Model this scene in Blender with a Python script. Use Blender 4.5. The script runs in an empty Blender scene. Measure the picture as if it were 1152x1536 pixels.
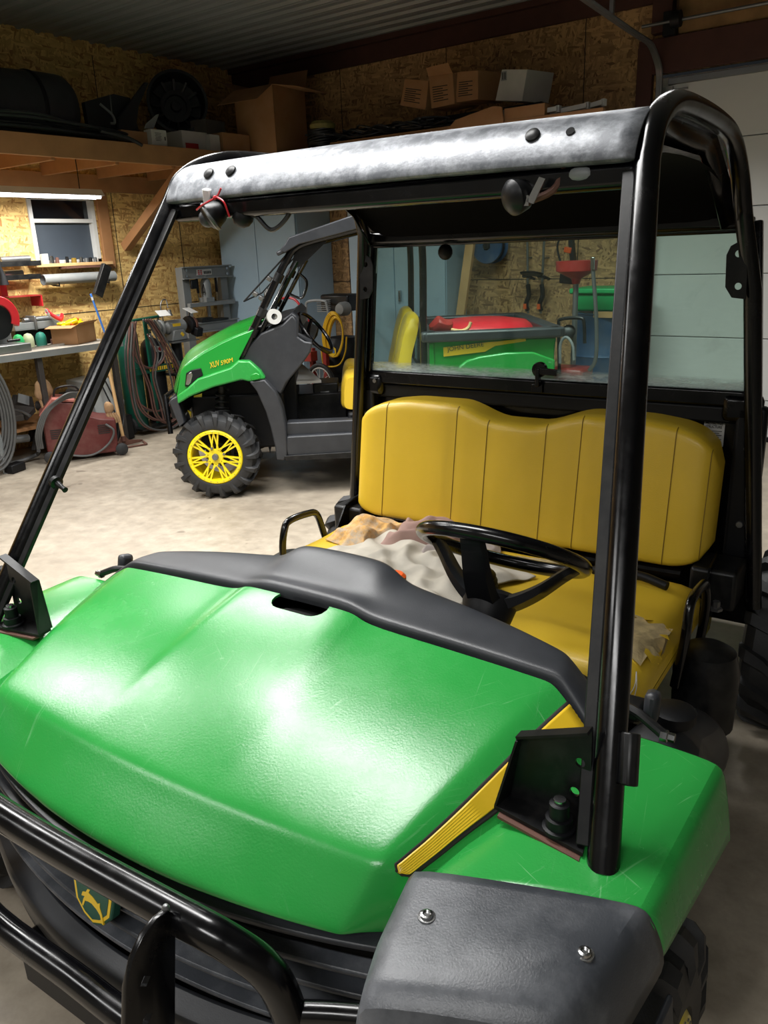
import bpy, bmesh, math, random
from mathutils import Vector, Matrix, Euler
random.seed(7)
C = bpy.context.scene
COL = C.collection
R = math.radians

# ------------------------------------------------------------------ camera model
RY = 2.2535
F = 1195.18
def basis(yaw, pitch, roll):
    cy, sy = math.cos(yaw), math.sin(yaw)
    fw = Vector((-sy*math.cos(pitch), cy*math.cos(pitch), -math.sin(pitch)))
    rt = Vector((cy, sy, 0)); up = rt.cross(fw)
    r = math.cos(roll)*rt + math.sin(roll)*up
    u = -math.sin(roll)*rt + math.cos(roll)*up
    return r, u, fw
CAMP = Vector((1.14385*math.cos(R(RY)), 1.14385*math.sin(R(RY)), 1.70224))
CR, CU, CF = basis(R(34.2837+RY), R(18.188), R(-2.29919))
def ray(px, py): return CF + CR*((px-576)/F) - CU*((py-768)/F)
def W(px, py, ax, v):
    d = ray(px, py); return CAMP + d*((v-CAMP[ax])/d[ax])

class Frame:
    def __init__(s, origin, ang):
        s.o = Vector(origin); s.a = ang
        s.M = Matrix.Translation(s.o) @ Matrix.Rotation(ang, 4, 'Z')
        s.I = s.M.inverted()
    def at(s, px, py, ax, v):
        c = s.I @ CAMP; d = s.I.to_3x3() @ ray(px, py)
        return c + d*((v-c[ax])/d[ax])
WORLD = Frame((0,0,0), 0)
VA = Frame((0,0,0), R(RY))                       # the near vehicle: x across, y to its rear
WB = W(323, 748, 2, 0)
VX = Frame(WB, R(90-52))                         # the far vehicle: x to its rear, y away from us
def A(px, py, ax, v): return VA.at(px, py, ax, v)
def X(px, py, s=0): return VX.at(px, py, 1, s)

cam = bpy.data.cameras.new('camera'); co = bpy.data.objects.new('camera', cam); COL.objects.link(co)
m = Matrix((CR, CU, -CF)).transposed().to_4x4(); m.translation = CAMP
co.matrix_world = m
cam.sensor_fit = 'VERTICAL'; cam.sensor_height = 24; cam.lens = 24*F/1536; cam.clip_start = .02
C.camera = co

# ------------------------------------------------------------------ materials
def lin(h):
    h = h.lstrip('#'); o = []
    for i in (0,2,4):
        v = int(h[i:i+2],16)/255
        o.append(v/12.92 if v <= .04045 else ((v+.055)/1.055)**2.4)
    return (*o, 1)
def nt(name):
    m = bpy.data.materials.new(name); m.use_nodes = True
    t = m.node_tree; b = t.nodes['Principled BSDF']
    return m, t, b
def mixcol(t, fac, a, b, mode='MIX'):
    n = t.nodes.new('ShaderNodeMix'); n.data_type = 'RGBA'; n.blend_type = mode
    for i, v in ((0, fac), (6, a), (7, b)):
        if hasattr(v, 'is_output') or isinstance(v, bpy.types.NodeSocket): t.links.new(v, n.inputs[i])
        else: n.inputs[i].default_value = v
    return n.outputs[2]
def ramp(t, src, stops):
    n = t.nodes.new('ShaderNodeValToRGB'); t.links.new(src, n.inputs[0])
    e = n.color_ramp.elements
    while len(e) < len(stops): e.new(.5)
    for k, (p, c) in zip(e, stops):
        k.position = p; k.color = c if len(c) == 4 else (*c, 1)
    return n.outputs[0]
def coords(t, scale=(1,1,1), rot=(0,0,0)):
    tc = t.nodes.new('ShaderNodeTexCoord'); mp = t.nodes.new('ShaderNodeMapping')
    mp.inputs['Scale'].default_value = scale
    m0 = t.nodes.new('ShaderNodeMapping'); m0.inputs['Rotation'].default_value = rot
    t.links.new(tc.outputs['Object'], m0.inputs[0]); t.links.new(m0.outputs[0], mp.inputs[0]); return mp.outputs[0]
def noise(t, vec, scale, detail=4, rough=.6, dist=0):
    n = t.nodes.new('ShaderNodeTexNoise'); t.links.new(vec, n.inputs['Vector'])
    n.inputs['Scale'].default_value = scale; n.inputs['Detail'].default_value = detail
    n.inputs['Roughness'].default_value = rough; n.inputs['Distortion'].default_value = dist
    return n.outputs['Fac']
G4 = lambda v: (v, v, v, 1)
def pm(name, col, rough=.5, metal=0, var=.12, vs=6, bump=0, bs=60, dust=0, dustc='#9a9184', ds=5, coat=0, rvar=0, spec=.5, scr=0):
    m, t, b = nt(name); c = lin(col); v = coords(t)
    base = c
    if var:
        f = noise(t, v, vs)
        d = tuple(x*(1-var) for x in c[:3]) + (1,); l = tuple(min(1, x*(1+var)) for x in c[:3]) + (1,)
        base = ramp(t, f, [(.3, d), (.7, l)])
    if scr:   # long thin scratches
        tot = None
        for k, (sx, sy, a) in enumerate(((2, 60, .5), (50, 2.5, .35), (3, 90, -.9), (2.2, 70, 1.35))):
            s = noise(t, coords(t, (sx, sy, 3), (0, 0, a)), 1.0, 3, .6, 2.2)
            r = ramp(t, s, [(.66, G4(0)), (.74, G4(1))])
            if tot is None: tot = r
            else: tot = mixcol(t, 1.0, tot, r, 'ADD')
        mk = ramp(t, noise(t, v, 3.5), [(.45, G4(0)), (.65, G4(scr))])
        fac = mixcol(t, 1.0, tot, mk, 'MULTIPLY')
        base = mixcol(t, fac, base, (min(1, c[0]+.28), min(1, c[1]+.3), min(1, c[2]+.28), 1))
    if dust:
        f2 = ramp(t, noise(t, v, ds, 8, .7), [(.42, G4(0)), (.72, G4(dust))])
        base = mixcol(t, f2, base, lin(dustc))
    if isinstance(base, bpy.types.NodeSocket): t.links.new(base, b.inputs['Base Color'])
    else: b.inputs['Base Color'].default_value = base
    b.inputs['Roughness'].default_value = rough; b.inputs['Metallic'].default_value = metal
    b.inputs['Specular IOR Level'].default_value = spec
    if rvar:
        rr = ramp(t, noise(t, v, vs*2, 6, .7), [(.3, G4(max(.04, rough-rvar))), (.7, G4(min(1, rough+rvar)))])
        t.links.new(rr, b.inputs['Roughness'])
    if coat: b.inputs['Coat Weight'].default_value = coat; b.inputs['Coat Roughness'].default_value = .12
    if bump:
        bn = t.nodes.new('ShaderNodeBump'); bn.inputs['Strength'].default_value = bump; bn.inputs['Distance'].default_value = .004
        t.links.new(noise(t, v, bs, 4), bn.inputs['Height']); t.links.new(bn.outputs[0], b.inputs['Normal'])
    return m
def emis(name, col, s):
    m, t, b = nt(name); b.inputs['Emission Color'].default_value = lin(col); b.inputs['Emission Strength'].default_value = s
    b.inputs['Base Color'].default_value = lin(col); return m

def osb(name, light, dark, ax):
    """strand board: stacked stretched cells, each strand its own tone; ax = wall normal axis"""
    m, t, b = nt(name); tc = t.nodes.new('ShaderNodeTexCoord')
    sep = t.nodes.new('ShaderNodeSeparateXYZ'); t.links.new(tc.outputs['Object'], sep.inputs[0])
    cmb = t.nodes.new('ShaderNodeCombineXYZ')
    t.links.new(sep.outputs[1 if ax == 0 else 0], cmb.inputs[0]); t.links.new(sep.outputs[2], cmb.inputs[1])
    uv = cmb.outputs[0]
    val = None
    nz = t.nodes.new('ShaderNodeTexNoise'); nz.inputs['Scale'].default_value = 9; nz.inputs['Detail'].default_value = 3
    t.links.new(uv, nz.inputs['Vector'])
    for k, (a, sx, sy) in enumerate(((.5, 12, 60), (-.65, 11, 56), (1.25, 12, 62), (-1.3, 13, 60), (.05, 11, 52))):
        m0 = t.nodes.new('ShaderNodeMapping'); t.links.new(uv, m0.inputs[0]); m0.inputs['Rotation'].default_value = (0, 0, a)
        mp = t.nodes.new('ShaderNodeMapping'); t.links.new(m0.outputs[0], mp.inputs[0])
        mp.inputs['Scale'].default_value = (sx, sy, 1)
        mp.inputs['Location'].default_value = (k*3.3, k*1.7, 0)
        add = t.nodes.new('ShaderNodeVectorMath'); add.operation = 'ADD'
        sc = t.nodes.new('ShaderNodeVectorMath'); sc.operation = 'SCALE'; sc.inputs[3].default_value = .35
        t.links.new(nz.outputs['Color'], sc.inputs[0]); t.links.new(mp.outputs[0], add.inputs[0]); t.links.new(sc.outputs[0], add.inputs[1])
        vo = t.nodes.new('ShaderNodeTexVoronoi'); vo.inputs['Scale'].default_value = 1; vo.voronoi_dimensions = '2D'
        t.links.new(add.outputs[0], vo.inputs['Vector'])
        s2 = t.nodes.new('ShaderNodeSeparateColor'); t.links.new(vo.outputs['Color'], s2.inputs[0])
        if val is None: val = s2.outputs[0]
        else:
            # keep strand k where its own second random value wins
            gt = t.nodes.new('ShaderNodeMath'); gt.operation = 'GREATER_THAN'; gt.inputs[1].default_value = .62
            t.links.new(s2.outputs[1], gt.inputs[0])
            mx = t.nodes.new('ShaderNodeMix'); t.links.new(gt.outputs[0], mx.inputs[0])
            t.links.new(val, mx.inputs[2]); t.links.new(s2.outputs[0], mx.inputs[3]); val = mx.outputs[0]
    L, D = lin(light), lin(dark)
    mid = tuple((a+b_)/2 for a, b_ in zip(L, D))
    col = ramp(t, val, [(0, D), (.25, mid), (.7, L), (1, tuple(min(1, x*1.25) for x in L[:3])+(1,))])
    big = ramp(t, noise(t, uv, 1.3, 5), [(.3, G4(.78)), (.7, G4(1.0))])
    col = mixcol(t, 1.0, col, big, 'MULTIPLY')
    t.links.new(col, b.inputs['Base Color']); b.inputs['Roughness'].default_value = .75
    bn = t.nodes.new('ShaderNodeBump'); bn.inputs['Strength'].default_value = .35; bn.inputs['Distance'].default_value = .002
    t.links.new(val, bn.inputs['Height']); t.links.new(bn.outputs[0], b.inputs['Normal'])
    return m

M = {}
M['green'] = pm('green_plastic', '#2b9440', .25, var=.05, vs=3, bump=.10, bs=220, coat=.06, rvar=.06, scr=.45)
M['green2'] = pm('green_panel', '#1b8c31', .25, var=.04, vs=4, coat=.3)
M['cowl'] = pm('charcoal_plastic', '#2a2c30', .42, var=.1, vs=5, bump=.1, bs=400, dust=.12, dustc='#6c6d70', ds=4)
M['guard'] = pm('scuffed_guard_plastic', '#3b3e43', .36, var=.12, vs=4, bump=.15, bs=300, dust=.45, dustc='#8d8f93', ds=5)
M['black'] = pm('black_paint', '#050507', .22, var=.1, vs=8, coat=.15, rvar=.08, spec=.4)
M['blackm'] = pm('black_plastic', '#0d0e11', .5, var=.12, vs=8, bump=.08, bs=200, spec=.3)
M['blackd'] = pm('dusty_black_metal', '#08090b', .4, var=.15, vs=8, spec=.35, dust=.15, dustc='#5e5c58', ds=12)
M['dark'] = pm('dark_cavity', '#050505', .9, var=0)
M['roof'] = pm('worn_roof_steel', '#595c61', .40, metal=.2, var=.15, vs=9, dust=.7, dustc='#aeb1b6', ds=22, bump=.1, bs=160, rvar=.08)
M['mesh'] = pm('woven_headliner', '#060607', .9, var=.2, vs=60, spec=.1)
M['yellow'] = pm('yellow_vinyl', '#ddb933', .34, var=.06, vs=3, bump=.25, bs=420, coat=.12, rvar=.06)
M['yseam'] = pm('yellow_vinyl_seam', '#7d6210', .6, var=.05)
M['foam'] = pm('torn_foam', '#bba779', .95, var=.25, vs=22, bump=.6, bs=90, dust=.5, dustc='#57503f', ds=20)
M['ydecal'] = pm('yellow_decal', '#e2bb2a', .35, var=.04)
M['yplast'] = pm('yellow_wheel_paint', '#ecd411', .3, var=.04, coat=.3)
M['tire'] = pm('tire_rubber', '#1d1e20', .6, var=.2, vs=12, bump=.2, bs=150, dust=.3, dustc='#45433f', ds=9)
M['chrome'] = pm('bright_steel', '#b8b8b8', .22, metal=1, var=.08)
M['steel'] = pm('grey_steel', '#77797a', .4, metal=.7, var=.12, dust=.2)
M['gpaint'] = pm('grey_painted_steel', '#7b7f80', .45, var=.08, vs=7, dust=.25)
M['glass_dust'] = None
M['towel'] = pm('cream_towel', '#cfc8ba', .95, var=.10, vs=9, bump=.9, bs=520)
M['towelp'] = pm('printed_cloth', '#a98a80', .95, var=.1, vs=9, bump=.6, bs=400)
M['cab'] = pm('blue_grey_cabinet', '#9ab1c1', .42, var=.05, vs=3)
M['cabs'] = M['cab']
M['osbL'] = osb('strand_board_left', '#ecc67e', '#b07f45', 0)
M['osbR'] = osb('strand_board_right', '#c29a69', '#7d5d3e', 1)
M['wood'] = pm('lumber', '#9c7048', .7, var=.14, vs=5, bump=.2, bs=40)
M['woodl'] = pm('pale_lumber', '#c9a270', .65, var=.1, vs=6)
M['wooddk'] = pm('dark_red_trim', '#4a2a22', .7, var=.15, vs=5)
M['white'] = pm('white_paint', '#c9c9c6', .5, var=.05)
M['door'] = pm('white_door_panel', '#cfd0cd', .55, var=.04, vs=2, bump=.15, bs=500)
M['card'] = pm('cardboard', '#9c724a', .85, var=.1, vs=5, dust=.12)
M['carddk'] = pm('cardboard_inner', '#6d4f35', .85, var=.1)
M['wcard'] = pm('white_carton', '#b5b3ad', .8, var=.08)
M['red'] = pm('red_paint', '#8e1f1c', .4, var=.15, vs=5, dust=.2)
M['redb'] = pm('bright_red_paint', '#b8242c', .35, var=.08)
M['reds'] = pm('dark_red_machine', '#561a18', .5, var=.12, vs=5, dust=.15)
M['cable'] = pm('black_hose', '#1f2124', .35, var=.2)
M['hosec'] = pm('brown_hose', '#5c3f38', .55, var=.25, vs=5)
M['hoseg'] = pm('grey_cable', '#4d4d4c', .5, var=.2)
M['yhose'] = pm('yellow_hose', '#d9ab1c', .4, var=.08)
M['tgreen'] = pm('cylinder_green', '#0f4a3a', .4, var=.1)
M['bgreen'] = pm('bin_green', '#1f9a57', .45, var=.1)
M['blue'] = pm('drum_blue', '#1f4a72', .5, var=.2, vs=4, dust=.25)
M['bright'] = pm('sky_blue', '#3f78c9', .5, var=.05)
M['orange'] = pm('orange_plastic', '#d9571c', .45, var=.05)
M['leather'] = pm('tan_leather', '#9a7a58', .85, var=.2, vs=14, bump=.5, bs=60)
M['ink'] = pm('dark_ink', '#26221f', .8, var=0)
M['redink'] = pm('red_ink', '#a02420', .7, var=0)
M['rust'] = pm('rusty_brown', '#5e3e33', .7, var=.2, vs=10)
M['junk'] = pm('scrap_metal', '#34302d', .7, var=.3, vs=9, bump=.4, bs=30)
M['lens'] = emis('tube_glow', '#f4f8ff', 9)
M["lens2"] = emis("panel_glow", "#f4f8ff", 1.2)
M['wpane'] = pm('night_window', '#12161b', .06, var=0, spec=.8)
M['screen'] = pm('window_board', '#3c444e', .5, var=.06)

def floor_mat():
    m, t, b = nt('concrete_floor'); v = coords(t)
    a = noise(t, v, .8, 8, .6, .1); c = noise(t, v, 9, 8, .75)
    col = ramp(t, a, [(.25, lin('#8c8172')), (.5, lin('#a79c8b')), (.75, lin('#bcb2a1'))])
    col = mixcol(t, ramp(t, c, [(.35, G4(.45)), (.7, G4(0))]), col, lin('#5b5146'))
    st = noise(t, v, 5.5, 2, .5, .2)
    col = mixcol(t, ramp(t, st, [(.72, G4(0)), (.76, G4(.5))]), col, lin('#4a3d31'))
    t.links.new(col, b.inputs['Base Color'])
    rr = ramp(t, c, [(.3, G4(.38)), (.7, G4(.62))]); t.links.new(rr, b.inputs['Roughness'])
    bn = t.nodes.new('ShaderNodeBump'); bn.inputs['Strength'].default_value = .12; bn.inputs['Distance'].default_value = .004
    t.links.new(c, bn.inputs['Height']); t.links.new(bn.outputs[0], b.inputs['Normal'])
    return m
M['floor'] = floor_mat()
def glass_mat():
    m, t, b = nt('dusty_rear_glass'); v = coords(t)
    out = t.nodes['Material Output']
    tr = t.nodes.new('ShaderNodeBsdfTransparent'); tr.inputs[0].default_value = (.78, .9, .86, 1)
    gl = t.nodes.new('ShaderNodeBsdfGlossy'); gl.inputs['Roughness'].default_value = .03; gl.inputs[0].default_value = (.8, .9, .88, 1)
    df = t.nodes.new('ShaderNodeBsdfDiffuse'); df.inputs[0].default_value = (.62, .7, .68, 1)
    fr = t.nodes.new('ShaderNodeFresnel'); fr.inputs[0].default_value = 1.5
    m1 = t.nodes.new('ShaderNodeMixShader'); t.links.new(fr.outputs[0], m1.inputs[0]); t.links.new(tr.outputs[0], m1.inputs[1]); t.links.new(gl.outputs[0], m1.inputs[2])
    # road dust, thicker along the bottom rail
    tc = t.nodes.new('ShaderNodeTexCoord'); sp = t.nodes.new('ShaderNodeSeparateXYZ'); t.links.new(tc.outputs['Generated'], sp.inputs[0])
    low = ramp(t, sp.outputs[2], [(.0, G4(.75)), (.045, G4(.5)), (.08, G4(.03)), (1, G4(.012))])
    ns = ramp(t, noise(t, coords(t, (8, 8, 40)), 2.2, 8, .75), [(.35, G4(.3)), (.65, G4(1.3))])
    sm = ramp(t, noise(t, v, 5, 6, .75, 1.5), [(.56, G4(0)), (.8, G4(.12))])
    f = mixcol(t, 1.0, mixcol(t, 1.0, low, ns, 'MULTIPLY'), sm, 'ADD')
    m2 = t.nodes.new('ShaderNodeMixShader'); t.links.new(f, m2.inputs[0]); t.links.new(m1.outputs[0], m2.inputs[1]); t.links.new(df.outputs[0], m2.inputs[2])
    t.links.new(m2.outputs[0], out.inputs[0]); return m
M['glass'] = glass_mat()

# ------------------------------------------------------------------ geometry collector
V = Vector
def catmull(pts, n=6, closed=False):
    pts = [V(p) for p in pts]; out = []; N = len(pts)
    rng = range(N if closed else N-1)
    for i in rng:
        p0 = pts[(i-1) % N] if closed or i > 0 else pts[0]*2-pts[1]
        p1 = pts[i]; p2 = pts[(i+1) % N]
        p3 = pts[(i+2) % N] if closed or i+2 < N else pts[-1]*2-pts[-2]
        for k in range(n):
            s = k/n
            out.append(.5*((2*p1)+(p2-p0)*s+(2*p0-5*p1+4*p2-p3)*s*s+(3*p1-p0-3*p2+p3)*s**3))
    if not closed: out.append(pts[-1])
    return out
class G:
    def __init__(s): s.v = []; s.f = []
    def add(s, vs, fs):
        o = len(s.v); s.v += [V(p) for p in vs]; s.f += [tuple(i+o for i in f) for f in fs]; return s
    def box(s, c, sz, rot=None, taper=1):
        c = V(c); x, y, z = sz[0]/2, sz[1]/2, sz[2]/2
        vs = [V((a*x*(taper if d > 0 else 1), b*y*(taper if d > 0 else 1), d*z)) for a in (-1,1) for b in (-1,1) for d in (-1,1)]
        if rot is not None:
            mt = rot if isinstance(rot, Matrix) else Euler(rot).to_matrix()
            vs = [mt @ p for p in vs]
        return s.add([p+c for p in vs], [(0,1,3,2),(4,6,7,5),(0,4,5,1),(2,3,7,6),(0,2,6,4),(1,5,7,3)])
    def bar(s, p0, p1, w, h, up=(0,0,1)):
        p0, p1 = V(p0), V(p1); d = (p1-p0); L = d.length; d.normalize(); up = V(up)
        x = d.cross(up)
        if x.length < 1e-4: x = d.cross(V((1,0,0)))
        x.normalize(); z = x.cross(d)
        mt = Matrix((x, d, z)).transposed()
        return s.box((p0+p1)/2, (w, L, h), mt)
    def tube(s, pts, r, n=12, closed=False, sm=0, caps=True, flat=None):
        if sm: 
            if isinstance(r, (list, tuple)): raise ValueError
            pts = catmull(pts, sm, closed)
        pts = [V(p) for p in pts]; N = len(pts); rs = r if isinstance(r, (list, tuple)) else [r]*N
        o = len(s.v); prev = None
        for i, p in enumerate(pts):
            if closed: t = pts[(i+1) % N]-pts[i-1]
            else: t = pts[min(i+1, N-1)]-pts[max(i-1, 0)]
            t.normalize()
            if prev is None:
                a = V((0,0,1)) if abs(t.z) < .9 else V((1,0,0))
                nrm = (a-t*a.dot(t)).normalized()
            else:
                nrm = prev-t*prev.dot(t)
                nrm = nrm.normalized() if nrm.length > 1e-6 else prev
            prev = nrm; bn = t.cross(nrm)
            for k in range(n):
                an = 2*math.pi*k/n
                s.v.append(p+nrm*(math.cos(an)*rs[i])+bn*(math.sin(an)*rs[i]))
        for i in range(N if closed else N-1):
            j = (i+1) % N
            for k in range(n):
                l = (k+1) % n
                s.f.append((o+i*n+k, o+i*n+l, o+j*n+l, o+j*n+k))
        if caps and not closed:
            s.f.append(tuple(o+k for k in range(n))[::-1]); s.f.append(tuple(o+(N-1)*n+k for k in range(n)))
        return s
    def cyl(s, p0, p1, r, r2=None, n=20): return s.tube([p0, p1], [r, r if r2 is None else r2], n)
    def lathe(s, prof, o=(0,0,0), ax=(0,0,1), n=32, capped=False):
        """prof = [(radius, height along ax)]"""
        o = V(o); ax = V(ax).normalized(); a = V((1,0,0)) if abs(ax.x) < .9 else V((0,1,0))
        x = (a-ax*a.dot(ax)).normalized(); y = ax.cross(x); b = len(s.v)
        for r, h in prof:
            for k in range(n):
                t = 2*math.pi*k/n; s.v.append(o+ax*h+(x*math.cos(t)+y*math.sin(t))*r)
        for i in range(len(prof)-1):
            for k in range(n):
                l = (k+1) % n; s.f.append((b+i*n+k, b+i*n+l, b+(i+1)*n+l, b+(i+1)*n+k))
        if prof[0] == prof[-1]: return s
        if prof[0][0] > 1e-5: s.f.append(tuple(b+k for k in range(n))[::-1])
        if prof[-1][0] > 1e-5: s.f.append(tuple(b+(len(prof)-1)*n+k for k in range(n)))
        return s
    def sph(s, c, r, n=16, sc=(1,1,1)):
        c = V(c); rows = n//2; o = len(s.v)
        for i in range(rows+1):
            a = math.pi*i/rows
            for k in range(n):
                b = 2*math.pi*k/n
                s.v.append(c+V((math.sin(a)*math.cos(b)*r*sc[0], math.sin(a)*math.sin(b)*r*sc[1], math.cos(a)*r*sc[2])))
        for i in range(rows):
            for k in range(n):
                l = (k+1) % n; s.f.append((o+i*n+k, o+(i+1)*n+k, o+(i+1)*n+l, o+i*n+l))
        return s
    def prism(s, poly, vec):
        poly = [V(p) for p in poly]; vec = V(vec); n = len(poly); o = len(s.v)
        s.v += poly+[p+vec for p in poly]
        s.f.append(tuple(range(o, o+n))[::-1]); s.f.append(tuple(range(o+n, o+2*n)))
        for i in range(n):
            j = (i+1) % n; s.f.append((o+i, o+j, o+n+j, o+n+i))
        return s
    def grid(s, rows, close=False):
        n = len(rows[0]); o = len(s.v)
        for r in rows: s.v += [V(p) for p in r]
        for i in range(len(rows)-1):
            for k in range(n if close else n-1):
                l = (k+1) % n; s.f.append((o+i*n+k, o+i*n+l, o+(i+1)*n+l, o+(i+1)*n+k))
        return s

BASE = {}
FR = {}
def ob(name, g, mat, parent=None, frame=WORLD, base=None, bevel=0, thick=0, sub=0, ang=35, smooth=True, normals=True):
    me = bpy.data.meshes.new(name)
    vs = g.v
    if parent is not None: b = BASE[parent]; fr = FR[parent]
    else:
        fr = frame
        if base is None:
            xs = [p.x for p in vs]; ys = [p.y for p in vs]; zs = [p.z for p in vs]
            b = V(((min(xs)+max(xs))/2, (min(ys)+max(ys))/2, min(zs)))
        else: b = V(base)
    me.from_pydata([tuple(p-b) for p in vs], [], g.f)
    bm = bmesh.new(); bm.from_mesh(me); bmesh.ops.remove_doubles(bm, verts=bm.verts, dist=1e-6)
    if normals: bmesh.ops.recalc_face_normals(bm, faces=bm.faces)
    bm.to_mesh(me); bm.free()
    me.materials.append(mat)
    if smooth: me.shade_smooth(); me.set_sharp_from_angle(angle=R(ang))
    o = bpy.data.objects.new(name, me); COL.objects.link(o)
    if parent is not None: o.parent = parent
    else: o.location = fr.M @ b; o.rotation_euler = (0, 0, fr.a)
    BASE[o] = b; FR[o] = fr
    if sub:
        md = o.modifiers.new('s', 'SUBSURF'); md.levels = sub; md.render_levels = sub
    if thick:
        md = o.modifiers.new('t', 'SOLIDIFY'); md.thickness = thick; md.offset = -1
    if bevel:
        md = o.modifiers.new('b', 'BEVEL'); md.width = bevel; md.segments = 2; md.limit_method = 'ANGLE'; md.angle_limit = R(40)
    return o
def tag(o, label=None, cat=None, group=None, kind=None):
    if label: o['label'] = label
    if cat: o['category'] = cat
    if group: o['group'] = group
    if kind: o['kind'] = kind
    return o
def thing(name, label, cat, base, frame=WORLD, group=None):
    o = bpy.data.objects.new(name, None); COL.objects.link(o); o.empty_display_size = .1
    b = V(base); o.location = frame.M @ b; o.rotation_euler = (0, 0, frame.a)
    BASE[o] = b; FR[o] = frame
    return tag(o, label, cat, group)
def dup(root, loc, rotz=None, label=None, scale=None):
    r = root.copy(); COL.objects.link(r); r.location = loc; BASE[r] = BASE[root]; FR[r] = FR[root]
    if rotz is not None: r.rotation_euler = (0, 0, rotz)
    if scale: r.scale = scale
    if label: r['label'] = label
    for ch in list(root.children):
        c = ch.copy(); COL.objects.link(c); c.parent = r
        for g in ch.children:
            d = g.copy(); COL.objects.link(d); d.parent = c
    return r
def struct(name, g, mat, **k): return tag(ob(name, g, mat, **k), kind='structure')
def text(body, pos, xd, up, width, mat, parent, name='lettering', height=None, depth=.002, shear=0):
    """real lettering: glyph outlines, thin, laid on a surface"""
    cu = bpy.data.curves.new('t', 'FONT'); cu.body = body; cu.size = 1; cu.extrude = 0; cu.shear = shear; cu.space_line = .85
    to = bpy.data.objects.new('t', cu); COL.objects.link(to)
    dg = bpy.context.evaluated_depsgraph_get(); me = bpy.data.meshes.new_from_object(to.evaluated_get(dg))
    bpy.data.objects.remove(to)
    xs = [v.co.x for v in me.vertices]; ys = [v.co.y for v in me.vertices]
    w = max(xs)-min(xs); h = max(ys)-min(ys)
    xd = V(xd).normalized(); up = V(up); up = (up-xd*up.dot(xd)).normalized(); n = xd.cross(up)
    sx = width/w; sy = (height/h) if height else sx
    g = G(); lv = []; lf = []
    for dz in (0, depth):
        lv += [V(pos)+xd*((v.co.x-min(xs))*sx)+up*((v.co.y-min(ys))*sy)+n*dz for v in me.vertices]
    N = len(me.vertices)
    for p in me.polygons:
        q = tuple(p.vertices); lf.append(tuple(i+N for i in q)); lf.append(q[::-1])
    ek = {}
    for p in me.polygons:
        q = list(p.vertices)
        for a, b in zip(q, q[1:]+q[:1]): ek.setdefault((min(a,b), max(a,b)), []).append((a, b))
    for k, l in ek.items():
        if len(l) == 1: a, b = l[0]; lf.append((a, b, b+N, a+N))
    g.add(lv, lf); bpy.data.meshes.remove(me)
    return ob(name, g, mat, parent, smooth=False, normals=False)
def boolean(o, cutter_g, op='DIFFERENCE'):
    """cut a hole now (modifiers so far are applied)"""
    b = BASE[o]
    me = bpy.data.meshes.new('c'); me.from_pydata([tuple(p-b) for p in cutter_g.v], [], cutter_g.f)
    bm = bmesh.new(); bm.from_mesh(me); bmesh.ops.recalc_face_normals(bm, faces=bm.faces); bm.to_mesh(me); bm.free()
    c = bpy.data.objects.new('c', me); COL.objects.link(c)
    par = o.parent; o.parent = None; loc = o.location.copy(); rot = o.rotation_euler.copy()
    o.location = (0,0,0); o.rotation_euler = (0,0,0)
    md = o.modifiers.new('bool', 'BOOLEAN'); md.object = c; md.operation = op; md.solver = 'EXACT'
    bpy.context.view_layer.update()
    dg = bpy.context.evaluated_depsgraph_get()
    nm = bpy.data.meshes.new_from_object(o.evaluated_get(dg))
    o.modifiers.clear(); old = o.data; o.data = nm; nm.name = old.name
    o.location = loc; o.rotation_euler = rot; o.parent = par
    bpy.data.objects.remove(c)
    nm.shade_smooth(); nm.set_sharp_from_angle(angle=R(35))
def sst(x, a, b):
    t = max(0, min(1, (x-a)/(b-a))); return t*t*(3-2*t)
def capsule(c, xd, yd, L, r, n=8):
    c, xd, yd = V(c), V(xd).normalized(), V(yd).normalized(); o = []
    for k in range(n+1):
        a = -math.pi/2+math.pi*k/n; o.append(c+xd*(L/2-r+math.cos(a)*r)+yd*math.sin(a)*r)
    for k in range(n+1):
        a = math.pi/2+math.pi*k/n; o.append(c+xd*(-(L/2-r)+math.cos(a)*r)+yd*math.sin(a)*r)
    return o
def hexbolt(g, p, ax, r, h):
    g.lathe([(r*1.5, 0), (r*1.5, h*.2), (r, h*.2), (r, h), (r*.6, h*1.02)], p, ax, 6 if h > r else 12)
# ================================================================== ROOM
XL, YR, ZC = -6.2, 7.4, 3.73
XR, YN = 3.6, -3.2
g = G().box(((XL+XR)/2, (YN+YR)/2, -.05), (XR-XL+.4, YR-YN+.4, .1)); struct('floor', g, M['floor'], smooth=False)
# corrugated ceiling, ribs run across
prof = []
y = YN-.1
while y < YR+.1:
    for dy, dz in ((0, 0), (.045, 0), (.06, .022), (.075, .022), (.09, 0), (.13, 0), (.14, .008), (.15, 0)): prof.append((y+dy, dz))
    y += .19
g = G().grid([[(x, yy, ZC+.0-dz) for yy, dz in prof] for x in (XL-.1, XR+.1)])
M['ceil'] = pm('corrugated_steel', '#8b8d8e', .45, metal=.3, var=.08, vs=2)
struct('ceiling', g, M['ceil'], thick=.01, smooth=False)
wx0, wy0 = W(43, 290, 0, XL), W(150, 388, 0, XL)
WY0, WY1, WZ0, WZ1 = 4.55, 5.27, 1.70, 2.32
g = G()
for a, b, c, d in ((YN, WY0, 0, ZC), (WY1, YR, 0, ZC), (WY0, WY1, 0, WZ0), (WY0, WY1, WZ1, ZC)):
    g.box((XL-.05, (a+b)/2, (c+d)/2), (.1, b-a, d-c))
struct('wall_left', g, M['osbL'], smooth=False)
DX0, DX1, DZ = -1.31, 2.3, 3.0
g = G()
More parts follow.
